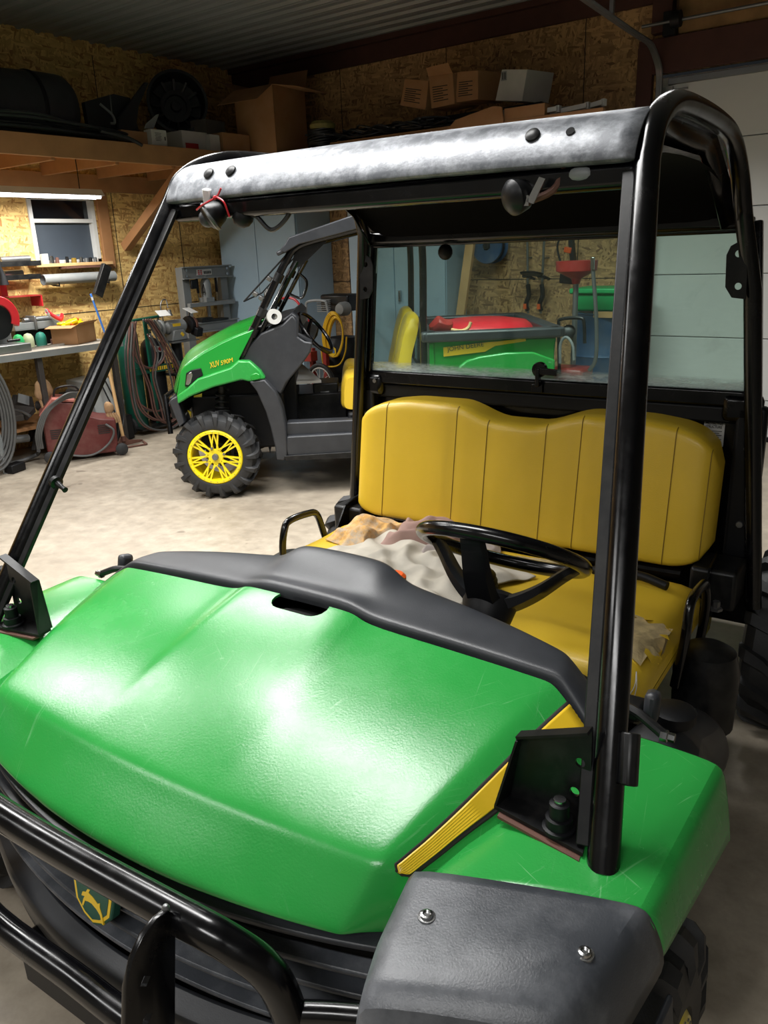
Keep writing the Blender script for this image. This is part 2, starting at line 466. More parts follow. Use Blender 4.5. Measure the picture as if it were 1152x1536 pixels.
for a, b, c, d in ((XL-.1, DX0, 0, ZC), (DX1, XR+.1, 0, ZC), (DX0, DX1, DZ, ZC)):
    g.box(((a+b)/2, YR+.05, (c+d)/2), (b-a, .1, d-c))
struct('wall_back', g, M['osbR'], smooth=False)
M['liner'] = pm('grey_liner', '#77766f', .6, var=.05)
struct('wall_right', G().box((XR+.05, (YN+YR)/2, ZC/2), (.1, YR-YN, ZC)), M['liner'], smooth=False)
struct('wall_front', G().box(((XL+XR)/2, YN-.05, ZC/2), (XR-XL, .1, ZC)), M['liner'], smooth=False)
# header board, corner post and door framing
g = G().box(((XL+DX0)/2, YR-.02, 3.62), (DX0-XL, .04, .22)); struct('trim_1', g, M['wooddk'], bevel=.003)
g = G().box(((DX0+DX1)/2, YR-.03, 3.12), (DX1-DX0+.3, .05, .26)); struct('trim_2', g, M['wooddk'], bevel=.003)
g = G().box((-1.40, YR-.03, 1.6), (.13, .06, 3.2)); struct('trim_3', g, M['wooddk'], bevel=.003)
g = G().box(((XL+XR)/2, YR-.05, 3.70), (XR-XL, .1, .07)); struct('trim_4', g, M['wooddk'], bevel=.003)
g = G().box((-1.27, YR-.05, 3.43), (.16, .1, .3)); struct('trim_5', g, M['wooddk'], bevel=.003)
# horizontal seams of the boards (thin dark gaps as battens)
g = G()
for yy in (2.6, 3.8, 5.5, 6.35): g.box((XL+.002, yy, 1.9), (.004, .006, 3.4))
for zz in (1.22, 2.44): g.box((XL+.002, (YN+YR)/2, zz), (.004, YR-YN, .006))
struct('trim_6', g, M['ink'], smooth=False)
g = G()
for xx in (-4.65, -3.35, -1.95): g.box((xx, YR-.002, 1.9), (.006, .004, 3.5))
for zz in (1.38, 1.95): g.box(((XL+DX0)/2, YR-.002, zz), (DX0-XL-.2, .004, .007))
struct('trim_7', g, M['ink'], smooth=False)
# ledger board under the loft on the left wall
g = G().box((XL+.03, 4.6, 2.44), (.05, 4.2, .16)); struct('trim_8', g, M['wood'], bevel=.003)
# insulation band above the door
g = G()
rows = []
for i in range(9):
    rows.append([(-1.15+3.3*k/40, YR-.03-.03*math.sin(math.pi*i/8)-.01*random.random(), 3.26+.38*i/8) for k in range(41)])
M['insul'] = pm('faced_insulation', '#8a6a44', .9, var=.3, vs=4, bump=.6, bs=14)
struct('trim_9', G().grid(rows), M['insul'])

# window in the left wall
g = G(); yc = (WY0+WY1)/2
g.box((XL-.02, WY0+.02, (WZ0+WZ1)/2), (.08, .04, WZ1-WZ0)); g.box((XL-.02, WY1-.02, (WZ0+WZ1)/2), (.08, .04, WZ1-WZ0))
g.box((XL-.02, yc, WZ0+.015), (.08, WY1-WY0, .03)); g.box((XL-.02, yc, WZ1-.02), (.08, WY1-WY0, .04)); g.box((XL-.01, yc, 2.09), (.05, WY1-WY0, .035))
w1 = struct('window_1', g, M['white'], bevel=.003)
tag(ob('window_pane', G().box((XL-.05, yc, 2.2), (.008, WY1-WY0-.06, .22)), M['wpane'], w1), 'upper pane, dark with lamp reflections')
ob('window_pane', G().box((XL-.055, yc, 1.9), (.008, WY1-WY0-.06, .37)), M['screen'], w1)
g = G().box((XL+.04, yc, WZ0-.015), (.12, WY1-WY0+.15, .03)); ob('window_sill', g, M['woodl'], w1, bevel=.003)
g = G().box((XL+.02, WY1+.09, 2.0), (.04, .12, .75)); ob('window_casing', g, M['wood'], w1, bevel=.003)

# garage door with four visible sections
dr = tag(thing('door_1', None, None, (.5, YR+.06, 0)), kind='structure')
zs = [0, .35, .87, 1.40, 1.93, 2.46, 2.97]
for a, b in zip(zs, zs[1:]):
    ob('door_section', G().box(((DX0+DX1)/2, YR+.05, (a+b)/2), (DX1-DX0, .045, b-a-.006)), M['door'], dr, bevel=.006)
g = G().box(((DX0+DX1)/2+.04, YR+.015, 2.93), (DX1-DX0-.1, .03, .05)); ob('stiffener', g, M['steel'], dr, bevel=.004)
g = G().box((DX0+.09, YR+.01, 2.84), (.09, .05, .10)).cyl((DX0+.02, YR-.01, 2.86), (DX0+.26, YR-.01, 2.86), .008); ob('roller_hinge', g, M['gpaint'], dr)
g = G().box(((DX0+DX1)/2, YR+.02, .02), (DX1-DX0, .05, .04)); ob('bottom_seal', g, M['blackm'], dr)
# track
tk = thing('door_track', 'grey steel roller track curving from the ceiling down beside the white garage door', 'track', (-1.33, 7.3, 0))
TX = -1.265
p1, p2 = W(880, 0, 0, TX), W(940, 42, 0, TX)
pts = [(TX, 7.33, .0), (TX, 7.33, 1.4), (TX, 7.33, 2.6), (TX, 7.33, 2.8), (TX, 7.31, 2.99), W(984, 86, 0, TX), W(975, 66, 0, TX), W(960, 55, 0, TX), p2, p1, p1+(p1-p2)*2]
g = G(); gp = catmull(pts, 6)
for o in (-.02, .02): g.tube([p+V((o*.8, 0, 0)) for p in gp], .013, 6)
g.tube(gp, .016, 6); ob('rail', g, M['steel'], tk)
e_ = gp[-1]
for q_ in (gp[-1], gp[-10]): ob('ceiling_hanger', G().box((q_.x, q_.y, (q_.z+ZC)/2), (.03, .03, max(.05, ZC-q_.z))), M['steel'], tk)
g = G()
for z in (1.2, 2.2, 2.7): g.box((-1.30, 7.365, z), (.06, .06, .12))
ob('mounting_bracket', g, M['steel'], tk)
sh = thing('torsion_shaft', 'thin steel torsion shaft with dark end bearing above the garage door', 'shaft', (.4, 7.3, 3.33))
ob('rod', G().cyl((-1.42, 7.28, 3.34), (2.2, 7.28, 3.34), .013), M['steel'], sh)
ob('bearing', G().box((-1.2, 7.31, 3.33), (.10, .07, .17)).cyl((-1.17, 7.24, 3.34), (-1.10, 7.24, 3.34), .06), M['blackm'], sh)

# ------------------------------------------------------------------ lofts
LZ, LX = 2.665, -5.0
g = G().box((LX-.02, 4.1, LZ-.08), (.045, 5.0, .16)); 
bm_ = tag(ob('loft_beam', g, M['wood'], bevel=.004), 'long lumber beam along the front edge of the left storage loft', 'beam')
g = G().box(((XL+LX)/2, 4.04, LZ-.018), (LX-XL-.05, 4.88, .036))
tag(ob('loft_deck', g, M['osbL'], smooth=False), 'strand board deck of the storage loft on the left wall', 'shelf deck')
jo = None
for k in range(7):
    yy = 2.3+k*.61
    g = G().box(((XL+LX)/2+.01, yy, LZ-.11), (LX-XL-.08, .038, .14))
    tag(ob('loft_joist', g, M['wood'], bevel=.003), 'lumber joist under the left loft deck', 'joist', 'joists under the left loft')
g = G(); a = W(285, 245, 1, 5.55); b = W(185, 372, 0, XL+.03)
g.bar((LX-.06, 5.54, LZ-.13), (XL+.05, 5.56, 1.83), .09, .085, (0, 1, 0))
tag(ob('loft_brace', g, M['wood'], bevel=.004), 'diagonal lumber brace holding up the left storage loft', 'brace')
RZ = 2.67
g = G().box(((-5.3-1.5)/2, 6.5, RZ-.06), (3.8+.2, .04, .12))
tag(ob('loft_beam', g, M['wood'], bevel=.004), 'lumber beam at the front of the storage shelf over the cabinets', 'beam')
g = G().box(((XL-1.4)/2, 6.95, RZ-.018), (-1.4-XL-.1, .86, .036))
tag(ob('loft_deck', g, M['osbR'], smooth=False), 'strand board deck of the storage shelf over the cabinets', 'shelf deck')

# shop light over the bench
sl = thing('shop_light', 'long white fluorescent shop light hanging over the workbench', 'light', (-5.55, 4.1, 2.33))
e = W(149, 291, 0, -5.55)
y1 = e.y; y0 = y1-1.25; zz = e.z
g = G().prism([(-5.63, y0, zz-.02), (-5.47, y0, zz-.02), (-5.51, y0, zz+.035), (-5.59, y0, zz+.035)], (0, y1-y0, 0)); ob('reflector', g, M['white'], sl)
g = G()
for o in (-.035, .035): g.cyl((-5.55+o, y0+.02, zz-.03), (-5.55+o, y1-.02, zz-.03), .014)
ob('tube', g, M['lens'], sl)
for yy in (y0+.15, y1-.2): ob('hanging_wire', G().tube([(-5.55, yy, zz+.03), (-5.56, yy+.01, 2.48), (-5.55, yy, LZ-.02)], .004, 6), M['blackm'], sl)

# ceiling fixtures (out of the frame, over the near vehicle and the aisle, plus added fill)
def fixture(x, y, z, lx, ly, power, label, spread=140):
    t = thing('ceiling_fixture', label, 'light', (x, y, z))
    ob('housing', G().box((x, y, z+.03), (lx+.06, ly+.06, .06)), M['white'], t, bevel=.006)
    ob('diffuser', G().box((x, y, z-.004), (lx, ly, .008)), M['lens2'], t)
    for s in (-1, 1): ob('suspension_rod', G().cyl((x+s*lx*.4, y, z+.05), (x+s*lx*.4, y, ZC), .006), M['steel'], t)
    L = bpy.data.lights.new('lamp', 'AREA'); L.shape = 'RECTANGLE'; L.size = lx; L.size_y = ly; L.energy = power; L.color = (1, .99, .97); L.spread = R(spread)
    lo = bpy.data.objects.new('lamp', L); COL.objects.link(lo); lo.location = (x, y, z-.02)
    return t
SLY = (y0+y1)/2; SLZ = zz
# ================================================================== NEAR VEHICLE (frame VA: x across, y rearwards)
NV = thing('utility_vehicle', 'green utility vehicle with yellow bench seat and black roll cage filling the foreground', 'utility vehicle', (0, 2, 0), VA)
def pa(name, g, mat, **k): return ob(name, g, mat, NV, **k)
def sp(name, g, mat, par, **k): return ob(name, g, mat, par, **k)

# ---- hood
def hood_row(yC, yE, zC, zE, Wd, B, yB, zB, step=0, wst=.17):
    xs = [0, wst*.55, wst-.002, wst+.010, wst+(Wd-wst)*.4, wst+(Wd-wst)*.75, Wd-.02, Wd]
    row = []
    for x in xs:
        s = x/Wd; row.append(V((x, yC+(yE-yC)*s*s, zC+(zE-zC)*s*s+(step if x < wst else 0))))
    e = row[-1]; b = V((B, yB, zB))
    row[-1] = e+V((-.002, 0, -.001))
    row.append(e.lerp(b, .10)+V((.004, 0, 0))); row.append(e.lerp(b, .5)+V((.004, 0, .004))); row.append(b.lerp(e, .06)); row.append(b)
    left = [V((-p.x, p.y, p.z)) for p in row[:0:-1]]
    return left+row
HR = [ # yC yE zC zE W B yB zB step
 (1.300,1.312,.914,.886,.630,.745,1.262,.800,.020,.176),
 (1.285,1.297,.912,.883,.627,.741,1.250,.797,.020,.176),
 (1.16,1.17,.889,.862,.603,.712,1.14,.778,.016,.178),
 (1.00,1.015,.846,.826,.573,.668,1.02,.752,.009,.18),
 (.88,.905,.804,.793,.548,.628,.93,.728,.001,.185),
 (.825,.855,.782,.778,.536,.606,.885,.712,0,.19),
 (.806,.838,.772,.769,.530,.596,.868,.704,0,.19),
 (.790,.826,.752,.752,.524,.588,.858,.694,0,.19),
 (.745,.795,.708,.708,.512,.568,.835,.676,0,.19),
 (.712,.772,.672,.676,.500,.552,.822,.660,0,.19),
 (.704,.768,.660,.666,.497,.548,.820,.652,0,.19),
 (.716,.778,.652,.658,.490,.535,.826,.646,0,.19)]
rows = [hood_row(*r) for r in HR]
hood = pa('hood', G().grid(rows), M['green'], sub=2, thick=.006)
slotc = V((.022, 1.285, .9)); 
cut = G().prism(capsule(V((.022, 1.285, .84)), (1,0,0), (0,1,0), .155, .034), (0, 0, .14))
boolean(hood, cut)

# ---- charcoal cowl behind the hood
def cowl_row(y, z0_, zE, Wd, B, yB, zB, bump, yE=None):
    xs = [0, .06, .12, .15, .19, .24, .38, .5, Wd-.03, Wd]
    row = []
    for x in xs:
        s = x/Wd; bz = bump*(1-sst(x, .12, .205))
        row.append(V((x, y+((yE if yE else y)-y)*s*s, z0_+(zE-z0_)*s*s+bz)))
    e = row[-1]; b = V((B, yB, zB)); row.append(e.lerp(b, .12)+V((.004, 0, 0))); row.append(e.lerp(b, .5)+V((.006, 0, 0))); row.append(b)
    left = [V((-p.x, p.y, p.z)) for p in row[:0:-1]]
    return left+row
CR_ = [
 (1.318,.905,.870,.628,.748,1.27,.79,.010,1.33),
 (1.320,.924,.892,.636,.754,1.272,.798,.014,1.332),
 (1.335,.928,.896,.637,.756,1.285,.802,.020,1.345),
 (1.37,.932,.898,.634,.752,1.31,.806,.006,1.37),
 (1.40,.937,.898,.630,.748,1.33,.806,.020,1.385),
 (1.44,.943,.899,.625,.742,1.36,.804,.036,1.40),
 (1.485,.944,.900,.618,.736,1.38,.800,.046,1.415),
 (1.505,.938,.896,.612,.730,1.39,.795,.040,1.425),
 (1.515,.915,.870,.606,.722,1.40,.780,.03,1.43),
 (1.515,.80,.76,.60,.715,1.40,.70,.0,1.43)]
cowl = pa('cowl', G().grid([cowl_row(*r) for r in CR_]), M['cowl'], sub=2, thick=.006)
boolean(cowl, cut)
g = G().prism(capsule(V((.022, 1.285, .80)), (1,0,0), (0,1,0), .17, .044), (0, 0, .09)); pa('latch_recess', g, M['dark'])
# outer shoulders of the dash
pa('dash_underside', G().box((0, 1.40, .72), (1.3, .2, .2)), M['blackm'], bevel=.02)

# ---- decal on the hood flank (both sides), built as thin ribbed strips over the flank
def flank(v, h, s=1):
    """v 0 rear..1 front along the flank, h 0 top edge..1 lower edge"""
    k = v*6; i = min(5, int(k)); f = k-i
    def pt(r):
        e = V((r[4], r[1], r[3])); b = V((r[5], r[6], r[7])); return e.lerp(b, h)
    idx = [0, 2, 3, 4, 5, 6, 7]
    a, b = pt(HR[idx[i]]), pt(HR[idx[i+1]])
    p = a.lerp(b, f)+V((.004, 0, .0015)); p.x *= s; return p
for s in (1,):
    for nm, mt, e0, e1, o in (('decal_border', M['ink'], .045, .075, .0005), ('decal', M['ydecal'], 0, 0, .0018)):
        rws = []
        for i in range(33):
            v = i/32*.78; f = v/.78
            c_ = .55-.20*f; w_ = (.22-.09*sst(f, .0, .6))
            tp = 1-sst(f, .90, 1.0)*.93
            a_ = c_-(w_*tp+e0); b_ = c_+(w_*(tp if f < .9 else tp)+e1)
            r_ = []
            for k in range(15):
                h = a_+(b_-a_)*k/14; r_.append(flank(v, h, s)+V((s*(o+.0012*(k % 2)*(nm == 'decal')), 0, o*.8)))
            rws.append(r_)
        pa(nm, G().grid(rws), mt, thick=.0006)

# ---- nose: grille slats, emblem
def bow(x, yc, ye, w=.5): return yc+(ye-yc)*(x/w)**2
def slat(z, yc, ye, h, d, x0=-.56, x1=.56, wd=.54):
    n = 28; secs = []
    for i in range(n+1):
        x = x0+(x1-x0)*i/n; y = bow(x, yc, ye)
        secs.append([(x, y, z), (x, y-d, z-h*.25), (x, y-d*.9, z-h*.75), (x, y, z-h)])
    g = G().grid(secs, close=True); g.f.append((0,1,2,3)); g.f.append(tuple(len(g.v)-4+k for k in (3,2,1,0)))
    return g
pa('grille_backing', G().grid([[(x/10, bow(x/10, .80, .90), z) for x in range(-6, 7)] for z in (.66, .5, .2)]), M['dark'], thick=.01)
pa('grille_lip', slat(.650, .735, .82, .028, .042), M['cowl'], bevel=.004)
for k, (z, h, d) in enumerate(((.602, .026, .032), (.556, .026, .034), (.508, .026, .036), (.46, .026, .036))):
    pa('grille_slat', slat(z, .725, .80, h, d), M['guard'], bevel=.004)
pa('bumper_cover', slat(.415, .705, .80, .11, .05), M['cowl'], bevel=.01)
pa('lower_skirt', slat(.30, .73, .81, .12, .04), M['blackm'], bevel=.01)
ec = V((-.005, .668, .578)); eu = V((0, .16, .98)).normalized(); ex = V((1, 0, 0))
def em(pts, s, off): return [ec+ex*(x*s)+eu*(y*s)+V((0, -1, .15)).normalized()*off for x, y in pts]
shield = [(-.85,1), (.85,1), (.98,.2), (.86,-.45), (.45,-.85), (0,-1.02), (-.45,-.85), (-.86,-.45), (-.98,.2)]
bd = pa('emblem', G().prism(em(shield, .062, 0), (0, .02, -.003)), M['tgreen'], bevel=.003)
sp('emblem_border', G().prism(em([(x*.9, y*.9) for x, y in shield], .062, .001), (0, .004, 0)), M['ydecal'], bd)
sp('emblem_field', G().prism(em([(x*.78, y*.79) for x, y in shield], .062, .002), (0, .004, 0)), M['tgreen'], bd)
deer = [(-.55,.35),(-.35,.42),(-.25,.6),(-.1,.62),(-.18,.45),(.05,.38),(.35,.2),(.5,.3),(.48,.1),(.62,-.2),(.7,-.62),(.6,-.6),(.5,-.25),(.3,-.08),(.0,.05),(-.2,.05),(-.4,.0),(-.52,-.3),(-.6,-.28),(-.5,.05),(-.42,.2),(-.62,.15)]
sp('emblem_deer', G().prism(em([(x*.78, y*.72-.30) for x, y in deer], .062, .003), (0, .004, 0)), M['ydecal'], bd)
pa('nose_mount', G().box((0, .78, .55), (.10, .13, .14)), M['blackm'], bevel=.01)

# ---- brush guard bumper
bp = [(-.49, .68, .35), (-.49, .67, .5), (-.485, .65, .64), (-.465, .635, .705), (-.42, .615, .745), (-.34, .60, .765), (0, .59, .768), (.34, .60, .765), (.42, .615, .745), (.465, .635, .705), (.485, .65, .64), (.49, .67, .5), (.49, .68, .35)]
g = G().tube(bp, .0275, 16, sm=5); bump_ = pa('brush_guard', g, M['black'])
g = G().tube([(-.49, .67, .475), (-.3, .60, .46), (0, .595, .455), (.26, .60, .455), (.49, .67, .475)], .026, 14, sm=5); pa('guard_crossbar', g, M['black'])
for s in (-1, 1):
    T = lambda v: V((s*v.x, v.y, v.z))
    poly = [T(A(px, py, 0, .335)) for px, py in ((246, 1361), (228, 1374), (208, 1400), (192, 1435), (182, 1480), (178, 1640), (256, 1640), (257, 1400), (256, 1368))]
    o = pa('guard_upright', G().prism(poly, (.010*s, 0, 0)), M['black'], bevel=.002)
    for px, py in ((211, 1467), (214, 1523)):
        h_ = T(A(px, py, 0, .335)); boolean(o, G().box(h_, (.05, .014, .014), (R(45), 0, 0)))
    sp('weld', G().sph(T(A(249, 1364, 0, .338)), .008, 10, (.8, .8, 1.2)), M['steel'], o)
g = G().tube([(.485, .655, .612), (.58, .70, .62), (.75, .78, .62)], .018, 12, sm=4); pa('guard_brace', g, M['black'])
g = G().tube([(-.485, .655, .612), (-.58, .70, .62), (-.75, .78, .62)], .018, 12, sm=4); pa('guard_brace', g, M['black'])

# ---- front fenders and side guards
for s in (1, -1):
    def S(p): return V((p[0]*s, p[1], p[2]))
    # rows from inner to outer; columns front to rear
    def seam(x): return .845+.34*(x-.62)
    rws = []
    # cross rows: (x front, z front, x rear, z rear)
    for q, (x0, z0_, x1, z1_) in enumerate(((.565,.700,.70,.782),(.585,.745,.715,.790),(.68,.780,.75,.793),(.78,.787,.82,.793),(.885,.787,.905,.788),(.920,.784,.938,.783),(.934,.772,.950,.770),(.944,.745,.962,.73),(.950,.715,.970,.68),(.952,.700,.974,.64))):
        r_ = []
        for k in range(10):
            t = k/9; x = x0+(x1-x0)*t; yf = seam(x0)-.004; y = yf+(1.365-.02*(q > 6)-yf)*t
            z = z0_+(z1_-z0_)*t
            r_.append(S((x, y, z)))
        e_ = 1 if q < 7 else .12
        r_.append(r_[-1]+V((0, .006, -.012))*e_); r_.append(r_[-1]+V((0, .002, -.06))*e_)
        rws.append(r_)
    fd = pa('fender', G().grid(rws), M['green'], sub=1, thick=.005)
    # scuffed plastic guard over the fender's front: faceted, rear edge follows the seam
    rr = []
    for q, (x0, x1, x2, zt) in enumerate(((.584,.600,.640,-.09),(.590,.612,.650,-.008),(.612,.635,.67,0),(.70,.71,.72,.003),(.80,.80,.79,.003),(.885,.87,.84,.001),(.918,.90,.865,-.002),(.932,.912,.877,-.014),(.948,.93,.90,-.055),(.958,.94,.915,-.10))):
        r_ = []
        for k in range(9):
            t = k/8; y = seam(x0)*(1-t)+(.60+.28*(x0-.6))*t
            x = x0+(x1-x0)*min(1, t*2)+(x2-x1)*max(0, t*2-1)
            z = .792+zt-.022*t-.10*sst(t, .86, 1.0)
            if q in (4, 5): z += .010*sst(t, .15, .5)*(1-sst(t, .5, .85))
            r_.append(S((x, y, z)))
        rr.append(r_)
    gd = pa('fender_guard', G().grid(rr), M['guard'], sub=1, thick=.004)
    g = G(); rp_ = [(.0001, .003), (.006, .003), (.006, .006), (.009, .005), (.010, .001), (.013, .0008), (.0135, -.004)]
    for px, py in ((640, 1374), (877, 1430)):
        q_ = A(px, py, 2, .787); sp('rivet', G().lathe(rp_, S((abs(q_.x), q_.y, .7865)), (0, 0, 1), 20), M['chrome'], gd)
    g = G().prism([S(p) for p in ((.966, .94, .665), (.985, .90, .56), (.96, .73, .48), (.94, .62, .55), (.935, .64, .60), (.95, .80, .62))], (s*.010, 0, 0)); pa('guard_flange', g, M['cowl'], bevel=.004)
    # inner skirt under the fender
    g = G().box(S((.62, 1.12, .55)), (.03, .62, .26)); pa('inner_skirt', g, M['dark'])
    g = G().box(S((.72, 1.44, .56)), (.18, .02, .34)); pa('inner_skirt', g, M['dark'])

# ---- wheels
def tire_mesh(rad, wid, rim, lugs=18, side=1):
    """axis = y; outer face at y=0 towards -y, depth +y"""
    g = G(); w = wid
    prof = [(rim, .012), (rim+.01, 0), (rad*.72, -.004), (rad*.86, .010), (rad*.92, .04), (rad*.93, w/2), (rad*.92, w-.04), (rad*.86, w-.010), (rad*.72, w+.004), (rim+.01, w), (rim, w-.012), (rim-.004, w/2), (rim, .012)]
    b = len(g.v); g.lathe(prof, (0,0,0), (0,1,0), 56)
    h = rad*.045
    for k in range(lugs):
        for sd in (0, 1):
            a0 = 2*math.pi*(k+.5*sd)/lugs
            def P_(r, a, y): return V((r*math.cos(a), (y if sd == 0 else w-y), r*math.sin(a)))
            da = math.pi/lugs
            # chevron: from shoulder to centre in three bars
            path = [(rad*.80, a0-.03, -.008, .42), (rad*.93, a0-.01, .0, .62), (rad*.985, a0+.01, .022, .66), (rad*1.0, a0+da*.4, w*.30, .55), (rad*1.0, a0+da*1.15, w*.52, .42)]
            L_ = []; 
            for (r_, a, y, wf) in path:
                hw = da*wf*.62
                L_.append([P_(r_-.03, a-hw, y+.004), P_(r_+.004, a-hw*.8, y), P_(r_+.004, a+hw*.8, y), P_(r_-.03, a+hw, y+.004)])
            n0 = len(g.v); g.grid(L_, close=True); g.f.append((n0, n0+1, n0+2, n0+3)); m0 = n0+16; g.f.append((m0+3, m0+2, m0+1, m0))
    return g
def wheel(par, c, rad, wid, rim, yaw, mats, lugs=18, nm='wheel', spokes=True):
    mt = Matrix.Translation(V(c)) @ Matrix.Rotation(yaw, 4, 'Z')
    def tr(g): g.v = [mt @ p for p in g.v]; return g
    w = ob('wheel', tr(tire_mesh(rad, wid, rim, lugs)), mats[0], par, ang=30)
    g = G().lathe([(rim-.002, .045), (rim+.004, .006), (rim-.004, -.002), (rim-.022, -.001), (rim-.026, .012), (rim-.028, .05), (rim-.028, wid-.02), (rim-.002, wid-.01), (rim-.002, .045)], (0,0,0), (0,1,0), 56)
    if spokes:
        ns = 7
        for k in range(ns):
            a = 2*math.pi*k/ns+.2
            for d in (-.27, .27):
                for q0, q1 in ((a+d*.3, a+d),):
                    p0 = V((math.cos(q0)*.032, .028, math.sin(q0)*.032)); p1 = V((math.cos(q1)*(rim-.02), .014, math.sin(q1)*(rim-.02)))
                    g.bar(p0, p1, .012, .014, (0, 1, 0))
            # V tie near the rim
            p1 = V((math.cos(a+.27)*(rim-.07), .018, math.sin(a+.27)*(rim-.07))); p2 = V((math.cos(a+.45)*(rim-.02), .014, math.sin(a+.45)*(rim-.02)))
            g.bar(V((math.cos(a)*.06, .02, math.sin(a)*.06)), V((math.cos(a+.45)*(rim-.02), .014, math.sin(a+.45)*(rim-.02))), .009, .012, (0, 1, 0))
            g.bar(V((math.cos(a)*.06, .02, math.sin(a)*.06)), V((math.cos(a-.45)*(rim-.02), .014, math.sin(a-.45)*(rim-.02))), .009, .012, (0, 1, 0))
    g.lathe([(.0, .02), (.052, .02), (.058, .03), (.05, .06)], (0,0,0), (0,1,0), 30)
    if not spokes: g.lathe([(.0, .035), (rim-.01, .03), (rim-.01, .05)], (0,0,0), (0,1,0), 40)
    ob('rim', tr(g), mats[1], w, ang=30)
    g = G()
    for k in range(24):
        a = 2*math.pi*k/24; g.cyl((math.cos(a)*(rim-.012), -.004, math.sin(a)*(rim-.012)), (math.cos(a)*(rim-.012), .004, math.sin(a)*(rim-.012)), .0028, n=8)
    for k in range(4):
        a = math.pi/2*k+.3; g.lathe([(.0001, .006), (.009, .006), (.011, .02)], (math.cos(a)*.068, 0, math.sin(a)*.068), (0,1,0), 6)
    g.lathe([(.0001, -.004), (.020, -.004), (.024, .004), (.024, .025)], (0,0,0), (0,1,0), 24)
    ob('lug_nuts', tr(g), M['steel'], w)
    # brake disc behind the spokes
    ob('brake_drum', tr(G().lathe([(.0, .09), (.09, .09), (.095, .13), (.0, .13)], (0,0,0), (0,1,0), 32)), M['blackm'], w)
    return w
for s in (1, -1):
    wheel(NV, (s*.965, 1.04, .30), .30, .22, .155, R(90)*s, (M['tire'], M['yplast']), 16, spokes=False)
    wheel(NV, (s*1.03, 2.93, .315), .325, .26, .155, R(90)*s, (M['tire'], M['yplast']), 16, spokes=False)

# ---- body between the wheels
pa('floorpan', G().box((0, 1.72, .36), (1.36, .62, .05)), M['blackm'], bevel=.01)
pa('chassis', G().box((0, 1.9, .27), (.6, 2.5, .12)), M['blackm'], bevel=.01)
pa('seat_base', G().box((0, 2.1, .48), (1.2, .5, .24)), M['blackm'], bevel=.02)
pa('footwell_wall', G().box((0, 1.46, .55), (1.3, .04, .4)), M['blackm'], bevel=.01)
pa('seat_pan', G().box((0, 2.08, .605), (1.36, .62, .03)), M['blackd'], bevel=.008)
for s in (-1, 1):
    # moulded side tank
    rws = []
    for i in range(9):
        a = 2*math.pi*i/8
        r_ = []
        for y, w_, h_, z_ in ((1.50, .01, .01, .40), (1.51, .12, .11, .42), (1.60, .14, .15, .44), (1.72, .13, .17, .47), (1.80, .10, .14, .45), (1.90, .13, .13, .42), (2.02, .12, .12, .40), (2.04, .01, .01, .40)):
            r_.append((s*(.76+w_*math.cos(a)*1.0), y, z_+h_*math.sin(a)))
        rws.append(r_)
    tn = pa('side_tank', G().grid(rws[:-1]+[rws[0]]), M['cowl'], sub=2)
    sp('tank_cap', G().lathe([(.045, 0), (.05, .01), (.05, .03), (.04, .035), (0, .036)], (s*.78, 1.70, .63), (0,0,1), 20), M['blackm'], tn)
    pa('rocker_cover', G().lathe([(.05, 0), (.085, .03), (.09, .20), (.075, .26), (.05, .275), (0, .28)], (s*.76, 2.15, .34), (0, 0, 1), 26), M['blackd'])
    # hood latch hardware on the fender
    g = G().tube([(s*.74, 1.40, .825), (s*.78, 1.385, .825), (s*.815, 1.375, .812), (s*.835, 1.37, .803)], .010, 10, sm=4); lt = pa('latch_rod', g, M['blackd'])
    g = G().lathe([(.004, -.012), (.012, -.012), (.012, 0), (.009, .002), (.009, .014), (.0, .015)], (s*.842, 1.37, .802), (s, 0, 0), 6); sp('nut', g, M['chrome'], lt)
    g = G().box((s*.795, 1.43, .822), (.03, .045, .062), (R(-12), 0, R(8*s))); sp('rubber_stop', g, M['cowl'], lt, bevel=.012)
    g = G().box((s*.74, 1.43, .805), (.08, .06, .03)); sp('latch_block', g, M['blackd'], lt, bevel=.008)

